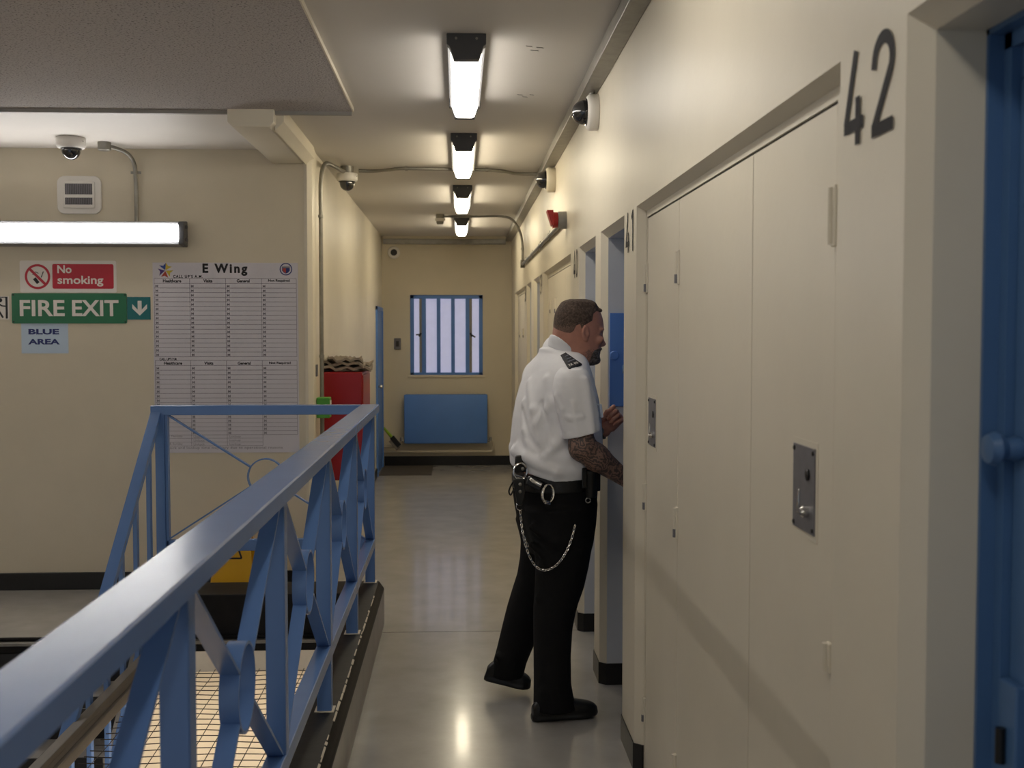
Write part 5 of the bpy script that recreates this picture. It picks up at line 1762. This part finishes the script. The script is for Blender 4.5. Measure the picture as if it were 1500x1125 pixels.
def patch_mesh(mb, pts, nrm, lo, hi):
    n = pts.shape[0]-1
    A_ = (pts+nrm*hi).reshape(-1, 3); B_ = (pts+nrm*lo).reshape(-1, 3)
    N = len(A_); fs_ = []
    ix = lambda i, j: i*(n+1)+j
    for i in range(n):
        for j in range(n):
            fs_.append([ix(i, j), ix(i+1, j), ix(i+1, j+1), ix(i, j+1)])
            fs_.append([N+ix(i, j+1), N+ix(i+1, j+1), N+ix(i+1, j), N+ix(i, j)])
    ed = [ix(i, 0) for i in range(n)]+[ix(n, j) for j in range(n)]+[ix(i, n) for i in range(n, 0, -1)]+[ix(0, j) for j in range(n, 0, -1)]
    for a, b in zip(ed, ed[1:]+ed[:1]): fs_.append([a, b, b+N, a+N])
    mb.add(list(A_)+list(B_), fs_)


def bil(pts, u, v):
    n = pts.shape[0]-1
    i, j = min(int(u*n), n-1), min(int(v*n), n-1)
    a, b = u*n-i, v*n-j
    return pts[i, j]*(1-a)*(1-b)+pts[i+1, j]*a*(1-b)+pts[i+1, j+1]*a*b+pts[i, j+1]*(1-a)*b


# epaulette on the right shoulder: u runs across, v towards the shoulder tip
fsu = Field(fs.lo, fs.lo+(fs.n-1)*fs.h, fs.h); fsu.D = fs.D.copy()
fsu.add(vloft(srows, YS, A_T, 2.2)); fsu.add(ell(SHR+np.array([-0.004, 0.005, 0.002]), (0.074, 0.075, 0.072), [FW, RT_, ZD]), 0.03)
ep, en = drape(fsu, (821.4, 521.6), (829, 517.6), (852.4, 534), (833.2, 540.8), 0, 0)
m = MB(); patch_mesh(m, ep, en, -0.004, 0.005); epo = m.build('epaulette', M_NAVYC, per, clean=True)
m = MB()
for v, u0, u1 in ((0.22, 0.45, 0.86), (0.42, 0.36, 0.86), (0.60, 0.28, 0.90)):
    pts_ = [bil(ep, u, v)+en*0.0055 for u in np.linspace(u0, u1, 6)]
    m.tube(pts_, 0.0022, 6)
    m.build('rank_stripe', M_PIPE, epo); m = MB()
V_, F_ = text2d('TR 00', 0.03, 1.1)
e_ = V_.max(0)
m = MB(); m.add([bil(ep, 0.10+0.78*p[0]/e_[0], 0.93-0.15*p[1]/e_[1])+en*0.0062 for p in V_], F_)
m.build('number', M_SIGNW, epo, clean=False)
# chest pocket flap
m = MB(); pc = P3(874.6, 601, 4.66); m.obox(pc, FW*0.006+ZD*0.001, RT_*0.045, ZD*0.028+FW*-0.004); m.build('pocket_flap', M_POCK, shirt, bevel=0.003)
# hem band of the sleeve
# wrist watch on the left wrist
m = MB()
wd = (WRL-ELL)/np.linalg.norm(WRL-ELL); wc = WRL-wd*0.012
wu = np.cross(wd, ZD); wu /= np.linalg.norm(wu); wv_ = np.cross(wd, wu)
ring_band(m, wc, wu, wv_, wd, 0.0365, 0.022, 0.005, 28)
wat = m.build('watch_strap', M_BLACK, per)
m = MB(); sdir = np.array([-0.2, -0.95, 0.1]); sdir -= wd*sdir.dot(wd); sdir /= np.linalg.norm(sdir)
m.lathe([(0.019, 0), (0.019, 0.008), (0.016, 0.011), (0.0, 0.011)], wc+sdir*0.033, sdir, 24)
m.build('watch_case', M_DSTEEL, wat)

# leather cuff pouch, key pouch and strap
def facing_box(mb, px, py, hx, hz, hy, tilt=0.0, push=0.012):
    c = tsurf(px, py, -push)
    ax = np.array([math.cos(tilt), 0.15, math.sin(tilt)]); ax /= np.linalg.norm(ax)
    az = np.array([-math.sin(tilt), 0, math.cos(tilt)])
    ay = np.cross(az, ax); ay /= np.linalg.norm(ay)
    mb.obox(c, ax*hx, ay*hy, az*hz)
    return c


m = MB(); c0 = P3(764, 679, 4.66); m.obox(c0, np.array([0.0285, 0.006, 0.002]), (0, 0.016, 0), (0.002, 0, 0.036)); cp = m.build('cuff_pouch', M_LEATH, belt, bevel=0.008, seg=3)
m = MB(); m.lathe([(0.008, 0), (0.008, 0.003), (0.004, 0.006), (0, 0.006)], c0+np.array([0.004, -0.016, -0.02]), (0, -1, 0), 14); m.build('press_stud', M_STEEL, cp)
m = MB(); c1 = P3(761.5, 719, 4.63)
prof = [(-0.030, 0.052), (0.022, 0.052), (0.020, -0.02), (0.010, -0.058), (-0.012, -0.058), (-0.018, -0.02)]
m.flat(prof[::-1], c1, (1, 0.1, 0), ZD, (0, -1, 0), 0.022); kp = m.build('key_pouch', M_LEATH, belt, bevel=0.005)
for q in (0.03, 0.0):
    m = MB(); m.lathe([(0.007, 0), (0.007, 0.002), (0.003, 0.005), (0, 0.005)], c1+np.array([0.0, -0.022, q]), (0, -1, 0), 12); m.build('press_stud', M_STEEL, kp)
a_, b_ = P3(772, 703, 4.60), P3(794, 714, 4.585)
m = MB(); m.bar(a_, b_, ZD, 0.036, 0.022); m.build('belt_loop', M_LEATH, belt, bevel=0.006)
m = MB(); m.bar(P3(788, 706, 4.60), P3(788, 718, 4.60), XD, 0.02, 0.026); m.build('belt_keeper', M_LEATH, belt, bevel=0.004)
# spray pouch and pens on the front of the hip
cy = P3(865.5, 708, 4.60)
m = MB(); m.lathe([(0.020, -0.058), (0.024, -0.052), (0.0245, 0.035), (0.027, 0.04), (0.027, 0.052), (0.02, 0.058)], cy, ZD, 24); sp = m.build('spray_pouch', M_LEATH, belt)
m = MB(); m.lathe([(0.015, 0.056), (0.015, 0.068), (0.008, 0.074), (0, 0.075)], cy, ZD, 18); m.build('spray_cap', M_ALARM, sp)
m = MB(); m.obox(P3(875, 703, 4.62), (0.012, 0.004, 0), (0, 0.016, 0), (0, 0, 0.045)); m.build('radio_pouch', M_LEATH, belt, bevel=0.004)
m = MB(); m.obox(P3(856, 700, 4.59), (0.010, 0.002, 0), (0, 0.010, 0), (0, 0, 0.042)); m.build('belt_clip', M_LEATH, belt, bevel=0.003)
m = MB(); m.tube(arc(P3(861.5, 733, 4.59), XD, ZD, 0.010, 0, 2*math.pi*0.96, 16), 0.0028, 8); m.build('key_clip', M_STEEL, belt)
m = MB(); m.tube(bez([P3(753, 703, 4.66), P3(748, 712, 4.66), P3(745.5, 720, 4.66), P3(748, 725, 4.66), P3(752, 718, 4.66)], 5), 0.0035, 8); m.build('strap_loop', M_LEATH, belt)

# handcuffs
hc = thing('handcuffs', 'chrome handcuffs hanging open from the leather pouch on the officer\'s belt', 'handcuffs', tuple(P3(780, 725, 4.57)))
def cuff(c, u, v, ru, rv, tag_):
    c, u, v = (np.array(q, float) for q in (c, u, v))
    u /= np.linalg.norm(u); v = v-u*v.dot(u); v /= np.linalg.norm(v)
    w_ = np.cross(u, v)
    m = MB(); n = 36
    vs, fs_ = [], []
    for k in range(n):
        t = 2*math.pi*k/n
        d = u*math.cos(t)*ru+v*math.sin(t)*rv
        o_ = d/np.linalg.norm(d)
        for s1, s2 in ((1, 0), (0.7, .7), (0, 1), (-.7, .7), (-1, 0), (-.7, -.7), (0, -1), (.7, -.7)):
            vs.append(c+d+o_*0.0050*s1+w_*0.0075*s2)
    for k in range(n):
        j = (k+1) % n
        for q in range(8):
            fs_.append([k*8+q, k*8+(q+1) % 8, j*8+(q+1) % 8, j*8+q])
    m.add(vs, fs_)
    cu = m.build('cuff', M_CHROME, hc)
    m = MB(); m.obox(c+v*rv*-0.95+u*ru*0.2, u*0.013, w_*0.006, v*0.008); m.build('cuff_lock', M_CHROME, cu, bevel=0.002)


cuff(P3(762, 691, 4.63), (0.95, 0.25, -0.15), ZD+XD*0.1, 0.029, 0.035, 0)
cuff(P3(802.5, 723.5, 4.565), (0.85, 0.5, -0.3), ZD+XD*-0.25, 0.028, 0.037, 1)
m = MB(); m.tube([P3(775, 700, 4.60), P3(782, 706, 4.575), P3(793, 711, 4.57)], 0.008, 10); m.build('cuff_swivel', M_CHROME, hc)

# key chain
kc = thing('key_chain', 'silver key chain looping from the belt pouch down over the officer\'s thigh', 'chain', tuple(P3(795, 838, 4.56)))
path = [(762, 748), (763, 760), (764.5, 776), (768, 796), (774, 816), (782, 831), (792, 838.5), (803, 837), (815, 831), (826, 818.5), (834.5, 801), (840, 783), (842.6, 769)]
sy = min(tsurf(px, py)[1] for px, py in path[3:])-0.012
pp = [P3(px, py, max(sy, min(tsurf(px, py)[1]-0.012, sy+0.05*(k < 3)))) for k, (px, py) in enumerate(path)]
for _ in range(2):
    pp = [pp[0]]+[(pp[i-1]+2*pp[i]+pp[i+1])/4 if True else pp[i] for i in range(1, len(pp)-1)]+[pp[-1]]
dense = bez(pp, 10)
acc_ = [0.0]
for a, b in zip(dense[:-1], dense[1:]): acc_.append(acc_[-1]+np.linalg.norm(b-a))
tot = acc_[-1]
def along(s_):
    return np.array([np.interp(s_, acc_, [p[i] for p in dense]) for i in range(3)])


def link(c, d, side):
    side = side-d*side.dot(d); side /= np.linalg.norm(side)
    a, b = 0.0055, 0.0032
    path_ = arc(c+d*a, side, d, b, 0, math.pi, 5)+arc(c-d*a, -side, -d, b, 0, math.pi, 5)
    m = MB(); m.tube(path_, 0.0017, 6, closed=True); m.build('link', M_CHROME, kc)


nl = int(tot/0.0135)
for k in range(nl):
    s_ = tot*(k+0.5)/nl
    c = along(s_); d = along(min(s_+0.003, tot))-along(max(s_-0.003, 0)); d /= np.linalg.norm(d)
    yy = np.array([0, -1.0, 0]); sd = np.cross(d, yy)
    link(c, d, sd if k % 2 == 0 else (yy*0.6+sd*0.5))
rc = tsurf(762, 742, -0.010)
m = MB(); m.tube(arc(rc, XD, ZD, 0.0155, 0, 2*math.pi*0.97, 24), 0.002, 8); m.build('split_ring', M_CHROME, kc)
for k, (px, py) in enumerate(((766, 783), (768, 788), (770.5, 793), (772.5, 798))):
    c = P3(px, py, sy-0.002); d = np.array([0.35, 0, -0.93]); link(c, d, np.array([1.0, 0.3, 0.3]) if k % 2 else np.array([0, -1.0, 0.2]))
